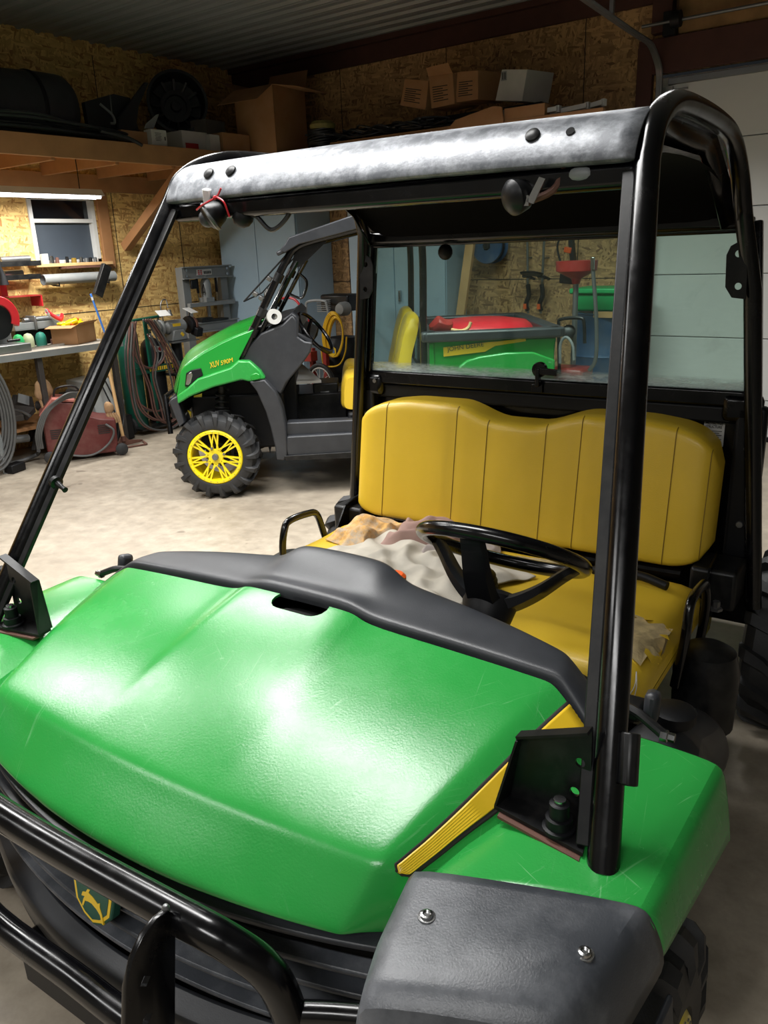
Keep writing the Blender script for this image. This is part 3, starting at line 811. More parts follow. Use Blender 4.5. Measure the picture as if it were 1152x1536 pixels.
# ---- bench seat
def sb_top(x):
    a = abs(x)
    z = 1.157-.05*(1-sst(a, .06, .26)) - .016*sst(a, .42, .6)
    return z
def sb_half(z): return .688
def seatback():
    nx, nz = 56, 22; front = []
    X0 = .676
    for j in range(nz+1):
        r_ = []
        for i in range(nx+1):
            u = -1+2*i/nx; 
            x = math.copysign(abs(u)**.85, u)*X0
            zt, zb = sb_top(x), .70
            # rounded corners
            a = max(0, (abs(x)-(X0-.14))/.14); cr = .12*(1-math.sqrt(max(0, 1-a*a)))
            zt -= cr; zb += cr*.55
            v = j/nz; vv = .5-.5*math.cos(math.pi*v)
            z = zb+(zt-zb)*vv
            ex_ = min(1, (1-abs(u))/.10); ez = min(1, min(v, 1-v)/.16)
            ex_ = math.sqrt(max(0, 1-(1-ex_)**2)); ez = math.sqrt(max(0, 1-(1-ez)**2))
            puff = .055*ex_*ez
            for sm_ in (.54, .236, .111): puff -= .006*math.exp(-((abs(x)-sm_)/.010)**2)*ez
            puff += .008*math.cos(x*22)*ez*ex_*.3
            y = 2.545-.16*(1.157-z)*-1*0 + (z-.7)*.16 - puff - .02
            r_.append(V((x-.008, y-.02, z)))
        front.append(r_)
    g = G().grid(front)
    nb = [[V((p.x, p.y*0+2.585+(p.z-.7)*.16, p.z)) for p in r_] for r_ in front]
    g.grid(nb)
    # rim joining front and back
    n = nx+1
    def idx(j, i): return j*n+i
    off = (nz+1)*n
    for i in range(nx):
        for j in (0, nz): g.f.append((idx(j, i), idx(j, i+1), off+idx(j, i+1), off+idx(j, i)))
    for j in range(nz):
        for i in (0, nx): g.f.append((idx(j, i), idx(j+1, i), off+idx(j+1, i), off+idx(j, i)))
    return g, front
g, front = seatback()
sbk = pa('seat_backrest', g, M['yellow'], ang=60)
for xs_ in (-.54, -.236, -.111, .111, .236, .54, .648):
    pts = []
    for r_ in front[2:-1]:
        b_ = min(r_, key=lambda p: abs(p.x-xs_)); k = r_.index(b_)
        # interpolate at xs_
        for a_, c_ in zip(r_, r_[1:]):
            if a_.x <= xs_ <= c_.x: f_ = (xs_-a_.x)/(c_.x-a_.x); pts.append(a_.lerp(c_, f_)+V((0, -.0008, 0))); break
    sp('seam', G().tube(pts, .0016, 6), M['yseam'], sbk)
# cushion
def cushion():
    prof = [(2.40, .60), (2.40, .665), (2.36, .69), (2.20, .685), (2.0, .692), (1.88, .705), (1.80, .705), (1.755, .685), (1.735, .64), (1.745, .60)]
    g = G(); rws = []
    cp = catmull([(0, a, b) for a, b in prof], 5)
    for i in range(41):
        u = -1+2*i/40; x = u*.69; e = max(0, (abs(u)-.86)/.14)
        dr = .045*(1-math.sqrt(max(0, 1-e*e)))
        fy = .10*e*e*0.5
        r_ = []
        for p in cp:
            z = min(p.z, .705)-dr*(1 if p.z > .64 else .3); z -= .005*math.exp(-((abs(x)-.54)/.01)**2)+.005*math.exp(-((abs(x)-.12)/.01)**2)
            y = p.y+(fy if p.y < 1.9 else 0)
            r_.append(V((x, y, z)))
        rws.append(r_)
    g.grid(rws, close=True)
    n = len(cp); g.f.append(tuple(range(n))); g.f.append(tuple(len(g.v)-n+k for k in range(n))[::-1])
    return g, rws
g, crow = cushion()
csh = pa('seat_cushion', g, M['yellow'], ang=60)
def on_cush(x, y):
    r_ = min(crow, key=lambda q: abs(q[0].x-x)); zb = 0
    for a_, b_ in zip(r_, r_[1:]):
        if (a_.y-y)*(b_.y-y) <= 0 and a_.z+b_.z > 1.3: zb = max(zb, a_.z+(b_.z-a_.z)*((y-a_.y)/(b_.y-a_.y) if a_.y != b_.y else 0))
    return zb or .69
for x in (-.54, -.12, .12, .54):
    sp('seam', G().tube([(x, y/100, on_cush(x, y/100)-.003) for y in range(180, 232, 4)], .0016, 6), M['yseam'], csh)
# torn corner: foam showing at the driver's outer front corner, ragged vinyl flaps
rnd = random.Random(3)
def patch(cx, cy, rx, ry, seed, lift=.004, n=26):
    rn = random.Random(seed); vs = []; g = G()
    ring = []
    for k in range(n):
        a = 2*math.pi*k/n; q = 1+rn.uniform(-.18, .18)
        ring.append((cx+rx*q*math.cos(a), cy+ry*q*math.sin(a)))
    rows_ = []
    for j in range(5):
        f = j/4; row = []
        for (x, y) in ring:
            xx = cx+(x-cx)*(1-f*.98); yy = cy+(y-cy)*(1-f*.98)
            xx = max(-.683, min(.683, xx)); 
            row.append(V((xx, yy, on_cush(xx, yy)+lift*(0.4 if j == 0 else 1)+rn.uniform(-.001, .0015))))
        rows_.append(row)
    return g.grid(rows_, close=True), rows_
g, _ = patch(.605, 1.94, .098, .145, 5); fm = sp('torn_foam', g, M['foam'], csh)
g = G()
for k in range(16):
    a = 2*math.pi*k/16; x = .605+.10*math.cos(a); y = 1.94+.148*math.sin(a)
    x = min(x, .685)
    z = on_cush(min(x, .68), y)
    q = V((x, y, z)); d = V((math.cos(a), math.sin(a), 0)); t = V((-d.y, d.x, 0))
    l = rnd.uniform(.012, .03)
    g.prism([q-t*.014, q+t*.014, q+t*rnd.uniform(-.006, .006)-d*l+V((0, 0, .006+rnd.random()*.006))], (0, 0, .0015))
sp('torn_vinyl_flap', g, M['yellow'], csh, smooth=False)
g, _ = patch(.17, 1.80, .02, .04, 8, .003); sp('torn_foam', g, M['foam'], csh)
g, _ = patch(.34, 2.35, .24, .022, 11, .003); sp('torn_foam', g, M['foam'], csh)
g = G()
for k in range(7):
    x = .63+rnd.uniform(-.05, .05); y = 1.76+rnd.uniform(-.01, .02)
    g.tube([(x, y, .69), (x+rnd.uniform(-.01, .01), y-.02, .66), (x+rnd.uniform(-.02, .02), y-.02, .62)], .0012, 5, sm=4)
sp('loose_thread', g, M['white'], csh)

# seat back support bar and hip restraints
pa('seat_rail', G().tube([(-.60, 2.47, .68), (0, 2.48, .665), (.60, 2.47, .68)], .018, 10, sm=6), M['black'])
for s in (-1, 1):
    g = G().tube([(s*.70, 2.05, .52), (s*.715, 2.055, .66), (s*.715, 2.075, .745), (s*.715, 2.11, .768), (s*.715, 2.21, .764), (s*.715, 2.265, .745), (s*.715, 2.30, .66), (s*.70, 2.33, .52)], .0135, 12, sm=5)
    hr_ = pa('hip_restraint', g, M['black'])
    sp('restraint_bracket', G().prism([(s*.69, 2.34, .50), (s*.69, 2.34, .64), (s*.69, 2.42, .74), (s*.69, 2.52, .76), (s*.69, 2.56, .66), (s*.69, 2.5, .5)], (s*.006, 0, 0)), M['black'], hr_)

# ---- roll cage
def cage_pts(s):
    return [(s*.845, 1.0, .775), (s*.655, 1.65, 1.845), (s*.650, 1.70, 1.91), (s*.645, 1.80, 1.955), (s*.642, 1.95, 1.975), (s*.642, 2.25, 1.972), (s*.645, 2.42, 1.945), (s*.65, 2.53, 1.87), (s*.66, 2.59, 1.76), (s*.70, 2.62, 1.55), (s*.80, 2.62, .55)]
for s in (1, -1):
    p = cage_pts(s)
    mid = catmull([V(q) for q in p[1:9]], 6)
    pts = [V(p[0])+(V(p[1])-V(p[0]))*k/6 for k in range(6)]+mid+[V(p[8]).lerp(V(p[9]), .5), V(p[9]), V(p[10])]
    hp = pa('cage_hoop', G().tube(pts, .0255, 18), M['black'])
    # flat flange strip welded along the front post
    d = (V(p[1])-V(p[0])).normalized()
    a_, b_ = V(p[0])+d*.03, V(p[1])-d*.02
    g = G().bar(a_+V((-s*.030, -.004, 0)), b_+V((-s*.030, -.004, 0)), .026, .012, (0, -1, 0.3))
    sp('post_flange', g, M['blackd'], hp, bevel=.002)
    # foot bracket: base plate, gusset with two holes, inner flange, rubber pad, bolt
    T = lambda v: V((s*v.x, v.y, v.z))
    zb0 = .797
    f1, f2, b2, b1 = A(741, 1208, 2, zb0), A(874, 1280, 2, zb0), A(885, 1238, 2, zb0), A(763, 1191, 2, zb0)
    t1, t2 = A(781, 1099, 1, b1.y), A(888, 1093, 1, b2.y)
    br = sp('foot_plate', G().prism([T(f1), T(f2), T(b2), T(b1)], (0, 0, -.007)), M['blackd'], hp)
    bk = pa('foot_gusset', G().prism([T(b1), T(t1), T(t2), T(b2)], (0, .006, 0)), M['blackd'])
    for px, py in ((870.5, 1143.5), (862, 1187)):
        h_ = A(px, py, 1, (b1.y+b2.y)/2); boolean(bk, G().lathe([(.0085, -.06), (.0085, .06)], T(h_), (0, 1, 0), 20))
    fl_ = sp('gusset_flange', G().prism([T(b1), T(t1), T(t1)+V((0, -.022, -.004)), T(f1)], (s*.004, 0, 0)), M['blackd'], bk)
    sp('gusset_lip', G().bar(T(t1)+V((0, -.008, 0)), T(t2)+V((0, -.008, 0)), .022, .005), M['blackd'], bk)
    mc = (f1+f2)/2; g = G().prism([T(f1)+V((s*.012, -.012, -.008)), T(f2)+V((-s*.002, -.010, -.008)), T(b2)+V((0, -.02, -.008)), T(b1)+V((0, -.02, -.008))], (0, 0, -.005)); pa('rubber_pad', g, M['rust'])
    bc_ = T(A(838, 1243, 2, zb0))
    g = G().lathe([(.027, 0), (.027, .006), (.022, .008), (.022, .024), (.0165, .025), (.0165, .05), (.013, .052), (.0, .053)], bc_, (0, 0, 1), 24)
    bo = pa('mount_bolt', g, M['blackm']); sp('bolt_cap', G().lathe([(.010, 0), (.010, .006), (.0, .007)], bc_+V((0, 0, .052)), (0, 0, 1), 16), M['chrome'], bo)
    # hinge barrel on the post
    if s == 1:
        c0 = V(p[0])+d*.185+V((.034, -.012, 0)); g = G().tube([c0-d*.04, c0+d*.04], .016, 8); pa('hinge_barrel', g, M['blackd'], bevel=.003)
    else:
        c0 = V(p[0])+d*.44+V((.03, -.012, 0)); g = G().lathe([(.018, 0), (.018, .012), (.009, .014), (.006, .04), (.008, .052), (.0, .053)], c0, (1, -.1, -.35), 14); pa('windshield_pin', g, M['blackd'])
        g = G().box((-.905, 1.10, .87), (.03, .04, .075)); pa('mirror_stub', g, M['blackm'], bevel=.006)
# roof: front visor band, top sheet, headliner
def roof_row(x):
    c_ = .006*(1-(x/.64)**2)
    return [V((x, 1.632, 1.842+c_)), V((x, 1.618, 1.848+c_)), V((x, 1.622, 1.862+c_)), V((x, 1.645, 1.902+c_)), V((x, 1.685, 1.938+c_)), V((x, 1.75, 1.957+c_)), V((x, 1.95, 1.962+c_)), V((x, 2.3, 1.958+c_)), V((x, 2.5, 1.93+c_)), V((x, 2.57, 1.88+c_))]
rf = pa('roof_sheet', G().grid([roof_row(-.64+1.28*k/16) for k in range(17)]), M['roof'], thick=.006, sub=1)
for x in (-.50, -.42, .42):
    n_ = V((0, -.75, .55)).normalized()
    sp('roof_bolt', G().lathe([(.016, 0), (.015, .004), (.010, .007), (0, .008)], (x, 1.652, 1.912), n_, 20), M['blackd'], rf)
sp('bolt_hole', G().lathe([(.009, 0), (.009, .0015), (0, .0016)], (.50, 1.652, 1.911), V((0, -.75, .55)), 18), M['dark'], rf)
ln = pa('headliner', G().grid([[V((x, 1.70, 1.83)), V((x, 1.78, 1.875)), V((x, 2.0, 1.885)), V((x, 2.4, 1.88)), V((x, 2.55, 1.80)), V((x, 2.60, 1.74))] for x in (-.62, -.3, 0, .3, .62)]), M['mesh'], sub=1)
pa('roof_crossbar', G().bar((-.64, 1.665, 1.822), (.64, 1.665, 1.822), .055, .048), M['black'], bevel=.012)
pa('roof_crossbar', G().bar((-.66, 2.62, 1.742), (.66, 2.62, 1.742), .05, .045), M['black'], bevel=.012)
for s in (-1, 1):  # side web under the hoop
    g = G().grid([[(s*.632, 1.68, 1.84), (s*.632, 1.85, 1.945), (s*.632, 2.3, 1.945), (s*.632, 2.5, 1.85), (s*.64, 2.57, 1.74)], [(s*.60, 1.70, 1.80), (s*.60, 1.86, 1.90), (s*.60, 2.28, 1.90), (s*.60, 2.44, 1.82), (s*.61, 2.55, 1.72)]]); pa('roof_gusset', g, M['black'], thick=.004)
    hb = [(s*.652, 1.60, 1.74), (s*.652, 1.64, 1.80), (s*.60, 1.665, 1.78), (s*.64, 1.625, 1.70)]
# rear screen frame + glass
yP = 2.66
g = G()
hz0, hz1 = 1.245, 1.712
wl0, wl1 = .70, .642
for s in (-1, 1): g.bar((s*(wl0+.03), yP, hz0-.06), (s*(wl1+.035), yP, hz1+.03), .05, .03, (0, -1, 0))
g.bar((-.72, yP, hz0-.025), (.72, yP, hz0-.025), .03, .05); g.bar((-.68, yP, hz1+.02), (.68, yP, hz1+.02), .03, .045)
fr_ = pa('rear_window_frame', g, M['black'], bevel=.006)
g = G().prism([(-wl0-.01, yP+.002, hz0), (wl0+.01, yP+.002, hz0), (wl1+.01, yP+.002, hz1), (-wl1-.01, yP+.002, hz1)], (0, .005, 0))
sp('rear_glass', g, M['glass'], fr_, smooth=False)
lt = A(808, 560, 1, yP-.03)
g = G().lathe([(.027, 0), (.027, .018), (.010, .02)], (lt.x, yP-.012, lt.z+.012), (0, -1, 0), 18)
g.bar((lt.x, yP-.035, lt.z-.045), (lt.x, yP-.035, lt.z+.02), .022, .014); g.bar((lt.x-.005, yP-.036, lt.z+.010), (lt.x+.07, yP-.036, lt.z+.006), .014, .022)
g.box((lt.x-.008, yP-.02, lt.z-.055), (.04, .012, .03))
sp('window_latch', g, M['black'], fr_, bevel=.002)
g = G()
for px, py in ((563, 571), (1122, 607)):
    q = A(px, py, 1, yP-.02); g.lathe([(.0001, -.008), (.008, -.008), (.010, -.002), (.016, -.002), (.017, .004)], q, (0, 1, 0), 18)
sp('frame_bolt', g, M['chrome'], fr_)
# bracket plates on the rear posts
for s in (1, -1):
    x0 = s*.68
    poly = [(x0, 2.585, 1.70), (x0-s*.045, 2.585, 1.675), (x0-s*.055, 2.585, 1.65), (x0-s*.05, 2.585, 1.56), (x0-s*.03, 2.585, 1.53), (x0+s*.01, 2.585, 1.525)]
    o = pa('post_bracket', G().prism(poly, (0, .005, 0)), M['blackd'])
    for dx, z in ((-.022, 1.653), (-.015, 1.562)): boolean(o, G().lathe([(.010, -.05), (.010, .05)], (x0+s*dx, 2.587, z), (0, 1, 0), 18))
# rear bulkhead panel
g = G().prism([(-.80, 2.69, .45), (.80, 2.69, .45), (.715, 2.69, 1.235), (-.715, 2.69, 1.235)], (0, .02, 0)); bh = pa('rear_bulkhead', g, M['black'], bevel=.004)
sp('bulkhead_rib', G().bar((-.69, 2.675, 1.165), (.69, 2.675, 1.165), .03, .055), M['blackm'], bh, bevel=.008)
for s in (-1, 1):
    sp('bulkhead_boss', G().box((s*.70, 2.66, 1.19), (.12, .05, .09)), M['black'], bh, bevel=.02)
    sp('bulkhead_column', G().box((s*.73, 2.66, .95), (.09, .05, .5)), M['blackm'], bh, bevel=.012)
    sp('body_mount', G().box((s*.70, 2.52, .66), (.14, .16, .13)), M['blackd'], bh, bevel=.012)
    for zz_ in (1.07, .82): sp('body_bolt', G().lathe([(.012, 0), (.010, .006), (0, .007)], (s*.73, 2.634, zz_), (0, -1, 0), 12), M['steel'], bh)
    sp('body_bolt', G().lathe([(.02, 0), (.02, .008), (.012, .01), (.012, .03)], (s*.72, 2.43, .60), (0, 0, 1), 6), M['steel'], bh)
q0 = A(1057, 626, 1, 2.688)
lab = sp('warning_label', G().box((q0.x+.032, 2.688, q0.z-.045), (.064, .002, .092)), M['wcard'], bh)
text('OCCUPANT\nPROTECTIVE\nSTRUCTURE', (q0.x+.006, 2.6865, q0.z-.032), (1, 0, 0), (0, 0, 1), .052, M['ink'], bh, height=.028)
g = G()
for k in range(7): g.box((q0.x+.032-.004*(k % 2), 2.6865, q0.z-.042-.0065*k), (.05-.008*(k % 2), .0006, .0022))
sp('label_fine_print', g, M['ink'], bh)
# cargo box behind, hidden but for its rim
g = G().box((0, 3.3, .60), (1.2, 1.0, .30)); pa('cargo_box', g, M['green2'], bevel=.02)
# ---- steering wheel
sc_ = V((.338, 1.70, .978)); ti = R(31)
ux = V((1, 0, 0)); uy = V((0, math.cos(ti), -math.sin(ti))); un = V((0, math.sin(ti), math.cos(ti)))
def sw(a, r, h=0): return sc_+ux*(r*math.cos(a))+uy*(r*math.sin(a))+un*h
stw = pa('steering_wheel', G().tube([sw(2*math.pi*k/48, .205) for k in range(48)], .0185, 14, closed=True), M['black'])
g = G()
for a in (R(270), R(6), R(174)):
    p_ = [sw(a, .20), sw(a, .165, -.03), sw(a, .11, -.085), sw(a, .05, -.125), sw(a, 0, -.13)]
    cp = catmull(p_, 5); n_ = len(cp)
    side = (V(cp[0])-V(cp[-1])).cross(un).normalized()
    secs = []
    for i, q in enumerate(cp):
        w_ = .030+.018*(i/(n_-1)); h_ = .012+.010*i/(n_-1)
        secs.append([q+side*w_+un*h_*.3, q+side*w_*.6+un*h_, q-side*w_*.6+un*h_, q-side*w_+un*h_*.3, q-side*w_*.8-un*h_, q+side*w_*.8-un*h_])
    n0 = len(g.v); g.grid(secs, close=True); g.f.append(tuple(n0+k for k in range(6)))
sp('spokes', g, M['blackm'], stw, ang=60)
g = G().lathe([(.0, .03), (.05, .03), (.062, .02), (.068, -.01), (.06, -.05), (.045, -.10)], sw(0, 0, -.13), un, 26); sp('hub', g, M['blackm'], stw)
g = G().tube([sw(0, 0, -.15), sw(0, 0, -.20)+V((0, -.01, 0)), V((.325, 1.60, .74)), V((.325, 1.52, .62))], [.045, .062, .085, .09], 16); pa('steering_column', g, M['cowl'])
g = G().lathe([(.05, 0), (.055, .01), (.046, .02), (.052, .03), (.042, .04), (.047, .05), (.036, .06), (.03, .075), (.0, .077)], (.10, 2.05, .69), (.1, -.2, .95), 24); pa('brake_lever_boot', g, M['blackm'])
g = G().tube([(.36, 2.33, .70), (.50, 2.32, .715), (.60, 2.30, .705)], .014, 12, sm=5); pa('seat_belt_latch', g, M['blackm'])
# headlight-side work lamps under the roof, cable
def worklamp(c, ax, label, name='work_light'):
    c = V(c); ax = V(ax).normalized(); g = G()
    g.lathe([(.0, -.016), (.012, -.015), (.028, -.009), (.036, 0), (.036, .006), (.030, .03), (.018, .045), (0, .048)], c, ax, 26)
    return tag(pa(name, g, M['blackd']), label)
l1 = A(335, 325, 1, 1.665)
wl = worklamp((l1.x, 1.615, l1.z-.002), (.45, .35, .35), 'work light tied with red string')
sp('lens_ring', G().lathe([(.036, -.003), (.040, 0), (.040, .006), (.036, .008)], (l1.x, 1.615, l1.z-.002), (.45, .35, .35), 30), M['steel'], wl)
sp('reflector_dome', G().sph((l1.x-.005, 1.612, l1.z-.004), .024, 16), M['cowl'], wl)
sp('white_bracket', G().box((l1.x-.012, 1.63, l1.z+.045), (.028, .02, .05), (R(10), R(10), 0)), M['white'], wl, bevel=.004)
g = G().tube([(l1.x-.03, 1.60, l1.z+.018), (l1.x+.01, 1.585, l1.z+.028), (l1.x+.045, 1.60, l1.z+.045), (l1.x+.06, 1.605, l1.z+.065)], .0028, 6, sm=5)
g.tube([(l1.x+.045, 1.60, l1.z+.045), (l1.x+.07, 1.60, l1.z+.03), (l1.x+.075, 1.61, l1.z-.005)], .0028, 6, sm=5); g.sph((l1.x+.042, 1.598, l1.z+.043), .006, 8)
sp('red_string', g, M['redb'], wl)
g = G().sph((l1.x+.075, 1.66, l1.z-.004), .032, 12, (1, .8, .9)); sp('cable_boot', g, M['blackm'], wl)
q1, q2, q3 = A(385, 325, 1, 1.66), A(408, 345, 1, 1.66), A(433, 322, 1, 1.66)
sp('lamp_cable', G().tube([(l1.x+.09, 1.66, l1.z), q1, q2, q3, (q3.x, 1.665, q3.z+.04)], .006, 8, sm=6), M['cable'], wl)
l2 = A(775, 297, 1, 1.64)
wr = worklamp((l2.x, 1.62, l2.z), (.3, .5, .12), 'round black work light with torn silver bracket')
sp('silver_bracket', G().prism([(l2.x+.035, 1.61, l2.z-.01), (l2.x+.062, 1.61, l2.z+.035), (l2.x+.075, 1.61, l2.z+.03), (l2.x+.05, 1.61, l2.z-.015)], (0, .004, 0)).box((l2.x+.03, 1.615, l2.z-.008), (.02, .01, .02)), M['chrome'], wr)
sp('lamp_arm', G().tube([(l2.x+.02, 1.64, l2.z-.01), (l2.x+.08, 1.64, l2.z+.01), (l2.x+.10, 1.65, l2.z+.05)], .008, 8, sm=4), M['rust'], wr)
q = A(870, 261, 1, 1.64); pa('dome_plug', G().sph((q.x, 1.645, q.z), .022, 14, (1.3, .6, .7)), M['gpaint'])
q = A(668, 378, 1, 2.6); pa('roof_plug', G().sph((q.x, 2.60, q.z), .035, 14, (.8, .6, .8)), M['blackm'])

# ---- towel and printed cloth on the passenger seat, orange cap
from mathutils import noise as mn
def cloth(name, x0, x1, y0_, y1_, hump, seed, mat, label, cat, rot=0, n=56, amp=.02, fr=6):
    rws = []; cx, cy = (x0+x1)/2, (y0_+y1_)/2
    for i in range(n+1):
        r_ = []
        for j in range(n+1):
            u, v = i/n*2-1, j/n*2-1
            k = 1+.08*math.sin(3*math.atan2(v, u)+seed)+.04*math.sin(7*math.atan2(v, u)+seed*2)
            x = u*(x1-x0)/2*k; y = v*(y1_-y0_)/2*k
            wv = V((x*1.6, y*1.6, seed))*2.2
            wx, wy = mn.noise(wv)*.05, mn.noise(wv+V((9, 3, 1)))*.05
            X_ = cx+(x+wx)*math.cos(rot)-(y+wy)*math.sin(rot); Y_ = cy+(x+wx)*math.sin(rot)+(y+wy)*math.cos(rot)
            # folds: warped waves running in two directions
            n1 = mn.noise(V((x*5, y*5, seed))); n2 = mn.noise(V((x*9, y*9, seed+4)))
            f = .55*(.5+.5*math.sin((x*.5+y*.9)*fr*9+n1*7))**1.6 + .35*(.5+.5*math.sin((x*.9-y*.45)*fr*6+n2*5+n1*4))**1.6 + .8*max(0, n1+.15) + .25*n2
            ed = min(1, (1-max(abs(u), abs(v)))/.2)
            z0_ = on_cush(max(-.68, min(.68, X_)), max(1.80, min(2.36, Y_)))
            if Y_ < 1.80: z0_ -= (1.80-Y_)*.5
            z = z0_+.005+amp*f*(.3+.7*ed)+hump(X_, Y_)*ed
            r_.append(V((X_, Y_, z)))
        rws.append(r_)
    o = ob(name, G().grid(rws), mat, frame=VA, thick=.003, sub=1, ang=80)
    return tag(o, label, cat)
cloth('towel', -.50, .15, 1.79, 2.30, lambda x, y: .035*math.exp(-((x+.25)**2+(y-2.1)**2)/.02)+.02*math.exp(-((x+.0)**2+(y-2.0)**2)/.015), 4, M['towel'], 'cream terry towel lying crumpled on the yellow bench seat', 'towel', rot=-.22, amp=.034)
cloth('rag', -.42, -.12, 2.22, 2.44, lambda x, y: .065*math.exp(-((x+.2)**2+(y-2.3)**2)/.012), 9, M['towelp'], 'dusty pink cloth bunched behind the cream towel', 'cloth', rot=.2, amp=.045)
cloth('rag', -.60, -.38, 2.16, 2.42, lambda x, y: .03*math.exp(-((x+.45)**2+(y-2.25)**2)/.01), 12, pm('floral_cloth', '#c79a5a', .95, var=.5, vs=30, dust=.9, dustc='#9fa3a0', ds=22), 'colourful printed cloth with yellow and orange pattern at the left of the towel', 'cloth', rot=-.2, amp=.04)
cloth('rag', -.22, .02, 2.20, 2.40, lambda x, y: .03*math.exp(-((x+.08)**2+(y-2.2)**2)/.01), 15, pm('lilac_cloth', '#a89d98', .95, var=.1, vs=9, bump=.6, bs=400), 'pale lilac grey cloth folded against the seat back beside the pink cloth', 'cloth', rot=.4, amp=.05)
q = A(598, 884, 1, 1.62)
tag(ob('bottle_cap', G().lathe([(.03, 0), (.032, .004), (.032, .018), (.024, .026), (0, .028)], (q.x, 1.60, .875), (0, 0, 1), 22), M['orange'], frame=VA), 'orange round cap sitting behind the charcoal cowl', 'cap')
# ================================================================== FAR VEHICLE (frame VX: x to its rear, y away from us)
FV = thing('utility_vehicle', 'newer green utility vehicle parked side-on behind, with yellow wheel and open cab', 'utility vehicle', (1.1, .75, 0), VX)
def fa(name, g, mat, **k): return ob(name, g, mat, FV, **k)
def xp(pts, s=0): return [X(a, b, s) for a, b in pts]
FWD = 1.42   # full width
def pane(name, pts, s, t, mat, bevel=.004, par=None, mirror=False):
    """side outline read at depth s, given its real thickness t inwards"""
    o = ob(name, G().prism(xp(pts, s), (0, t, 0)), mat, par or FV, bevel=bevel)
    if mirror:
        pp = xp(pts, s); ob(name, G().prism([(p.x, FWD-s-t, p.z) for p in pp], (0, t, 0)), mat, par or FV, bevel=bevel)
    return o
wc = X(323, 684.5, 0)
zr = .318
wheel(FV, (wc.x, -.02, zr), .315, .24, .198, R(-3), (M['tire'], M['yplast']), 17)
wheel(FV, (wc.x, FWD+.02, zr), .315, .24, .198, R(180), (M['tire'], M['yplast']), 17)
wheel(FV, (1.95, -.02, zr), .315, .26, .198, 0, (M['tire'], M['yplast']), 17)
wheel(FV, (1.95, FWD+.02, zr), .315, .26, .198, R(180), (M['tire'], M['yplast']), 17)
# hood: lofted between the side outline and its mirror, crowned across
top = [(265,592),(267,575),(271.5,556),(278,547),(303,529),(332,513),(354.6,503),(380,494)]
dpt = [.16,.15,.14,.13,.12,.12,.12,.12]
tp = [X(a, b, d) for (a, b), d in zip(top, dpt)]
rws = []
for i, p in enumerate(tp):
    r_ = []
    for k in range(13):
        u = k/12*2-1; y = FWD/2+u*(FWD/2-.13); cr = (1-u*u)
        fwd = -.10*cr*(1 if i < 4 else .6); zc = (.05 if i > 2 else .015)*cr
        if abs(u) > .30 and abs(u) < .62 and i > 2: zc += .018
        r_.append(V((p.x+fwd*(1-i/9), y, p.z+zc)))
    rws.append(r_)
fa('hood', G().grid(rws), M['green2'], sub=2, thick=.006)
# green side skin with its arched lip
sk = [(265,593),(271.5,556),(278,548),(303,530),(332,514),(354.6,504),(381,494),(357.5,540),(373.7,542),(389,556),(396.6,568),(376,572),(362,569),(347,573),(320,579.5),(286,593),(266.7,605)]
fn = pane('fender_panel', sk, .06, .06, M['green2'], .008, mirror=True)
pane('fender_lip', [(357,541),(373.7,541.5),(390,556),(398,568.5),(376,573),(362,570),(347,574),(320,581),(286,594.5),(266.5,606.5),(265,594),(280,583),(296,568),(320,560),(345,551.5)], .02, .08, M['green'], .012, mirror=True)
pane('lip_notch', [(375,566),(377,562),(384,559.5),(389,562),(391,568),(378,571)], .0, .05, M['green2'], .004)
hl = pane('headlight', [(277,580),(279,560),(286,555.5),(301,552.5),(304,563),(293.5,570),(284,579)], .045, .05, M['blackm'], .004, mirror=True)
pane('headlight_lens', [(278.5,577),(280.5,562),(287,557.5),(289,562),(286,574),(283,578)], .040, .03, M['chrome'], .003, par=hl)
p_ = X(315.8, 552.5, .055); q_ = X(350, 542.6, .055); q2 = X(331, 547.8, .055)
text('XUV', p_, q_-p_, (0, 0, 1), (q2-p_).length, M['ydecal'], FV, height=.040, shear=.25)
text('590M', q2+V((.004, -.0, .0)), q_-p_, (0, 0, 1), (q_-q2).length, M['ydecal'], FV, height=.030, shear=.25)
pane('bumper_wing', [(253.5,602),(265,594.5),(277,634),(269,641)], .05, .10, M['cowl'], .006, mirror=True)
g = G().box((tp[0].x-.02, FWD/2, .66), (.08, FWD-.3, .16)); fa('bumper_face', g, M['blackm'], bevel=.02)
g = G().tube([(tp[0].x-.10, .25, .45), (tp[0].x-.12, .3, .72), (tp[0].x-.12, FWD-.3, .72), (tp[0].x-.10, FWD-.25, .45)], .02, 10, sm=0); fa('bumper_tube', g, M['black'])
# suspension
g = G()
a_, b_ = X(333, 585, .22), X(333, 640, .22)
for k in range(90):
    pass
hel = [a_.lerp(b_, k/90)+V((math.cos(k*.42)*.045, math.sin(k*.42)*.045, 0)) for k in range(91)]
spr = fa('coil_spring', G().tube(hel, .008, 6), M['blackd']); sp('damper', G().cyl(a_+V((0,0,.03)), b_-V((0,0,.03)), .024), M['blackd'], spr)
for pts_ in ([(290,594),(303,590),(303,598),(292,600)], [(290,603),(301,604),(304,613),(294,610)], [(281,615),(287,618),(286,626)]):
    pane('yellow_bracket', pts_, .34, .02, M['yplast'], .002)
g = G().bar(X(345, 640, .2), X(395, 655, .6), .05, .04); g.bar(X(320, 660, .2), X(360, 648, .6), .04, .04); fa('suspension_arm', g, M['blackd'])
fa('front_frame', G().box((.18, FWD/2, .50), (.7, .75, .42)), M['blackm'], bevel=.02)
fa('wheel_well', G().prism(xp([(300,590),(362,571),(396,571),(412,640),(405,680),(395,640),(370,590),(330,600)], .36), (0, .03, 0)), M['dark'])
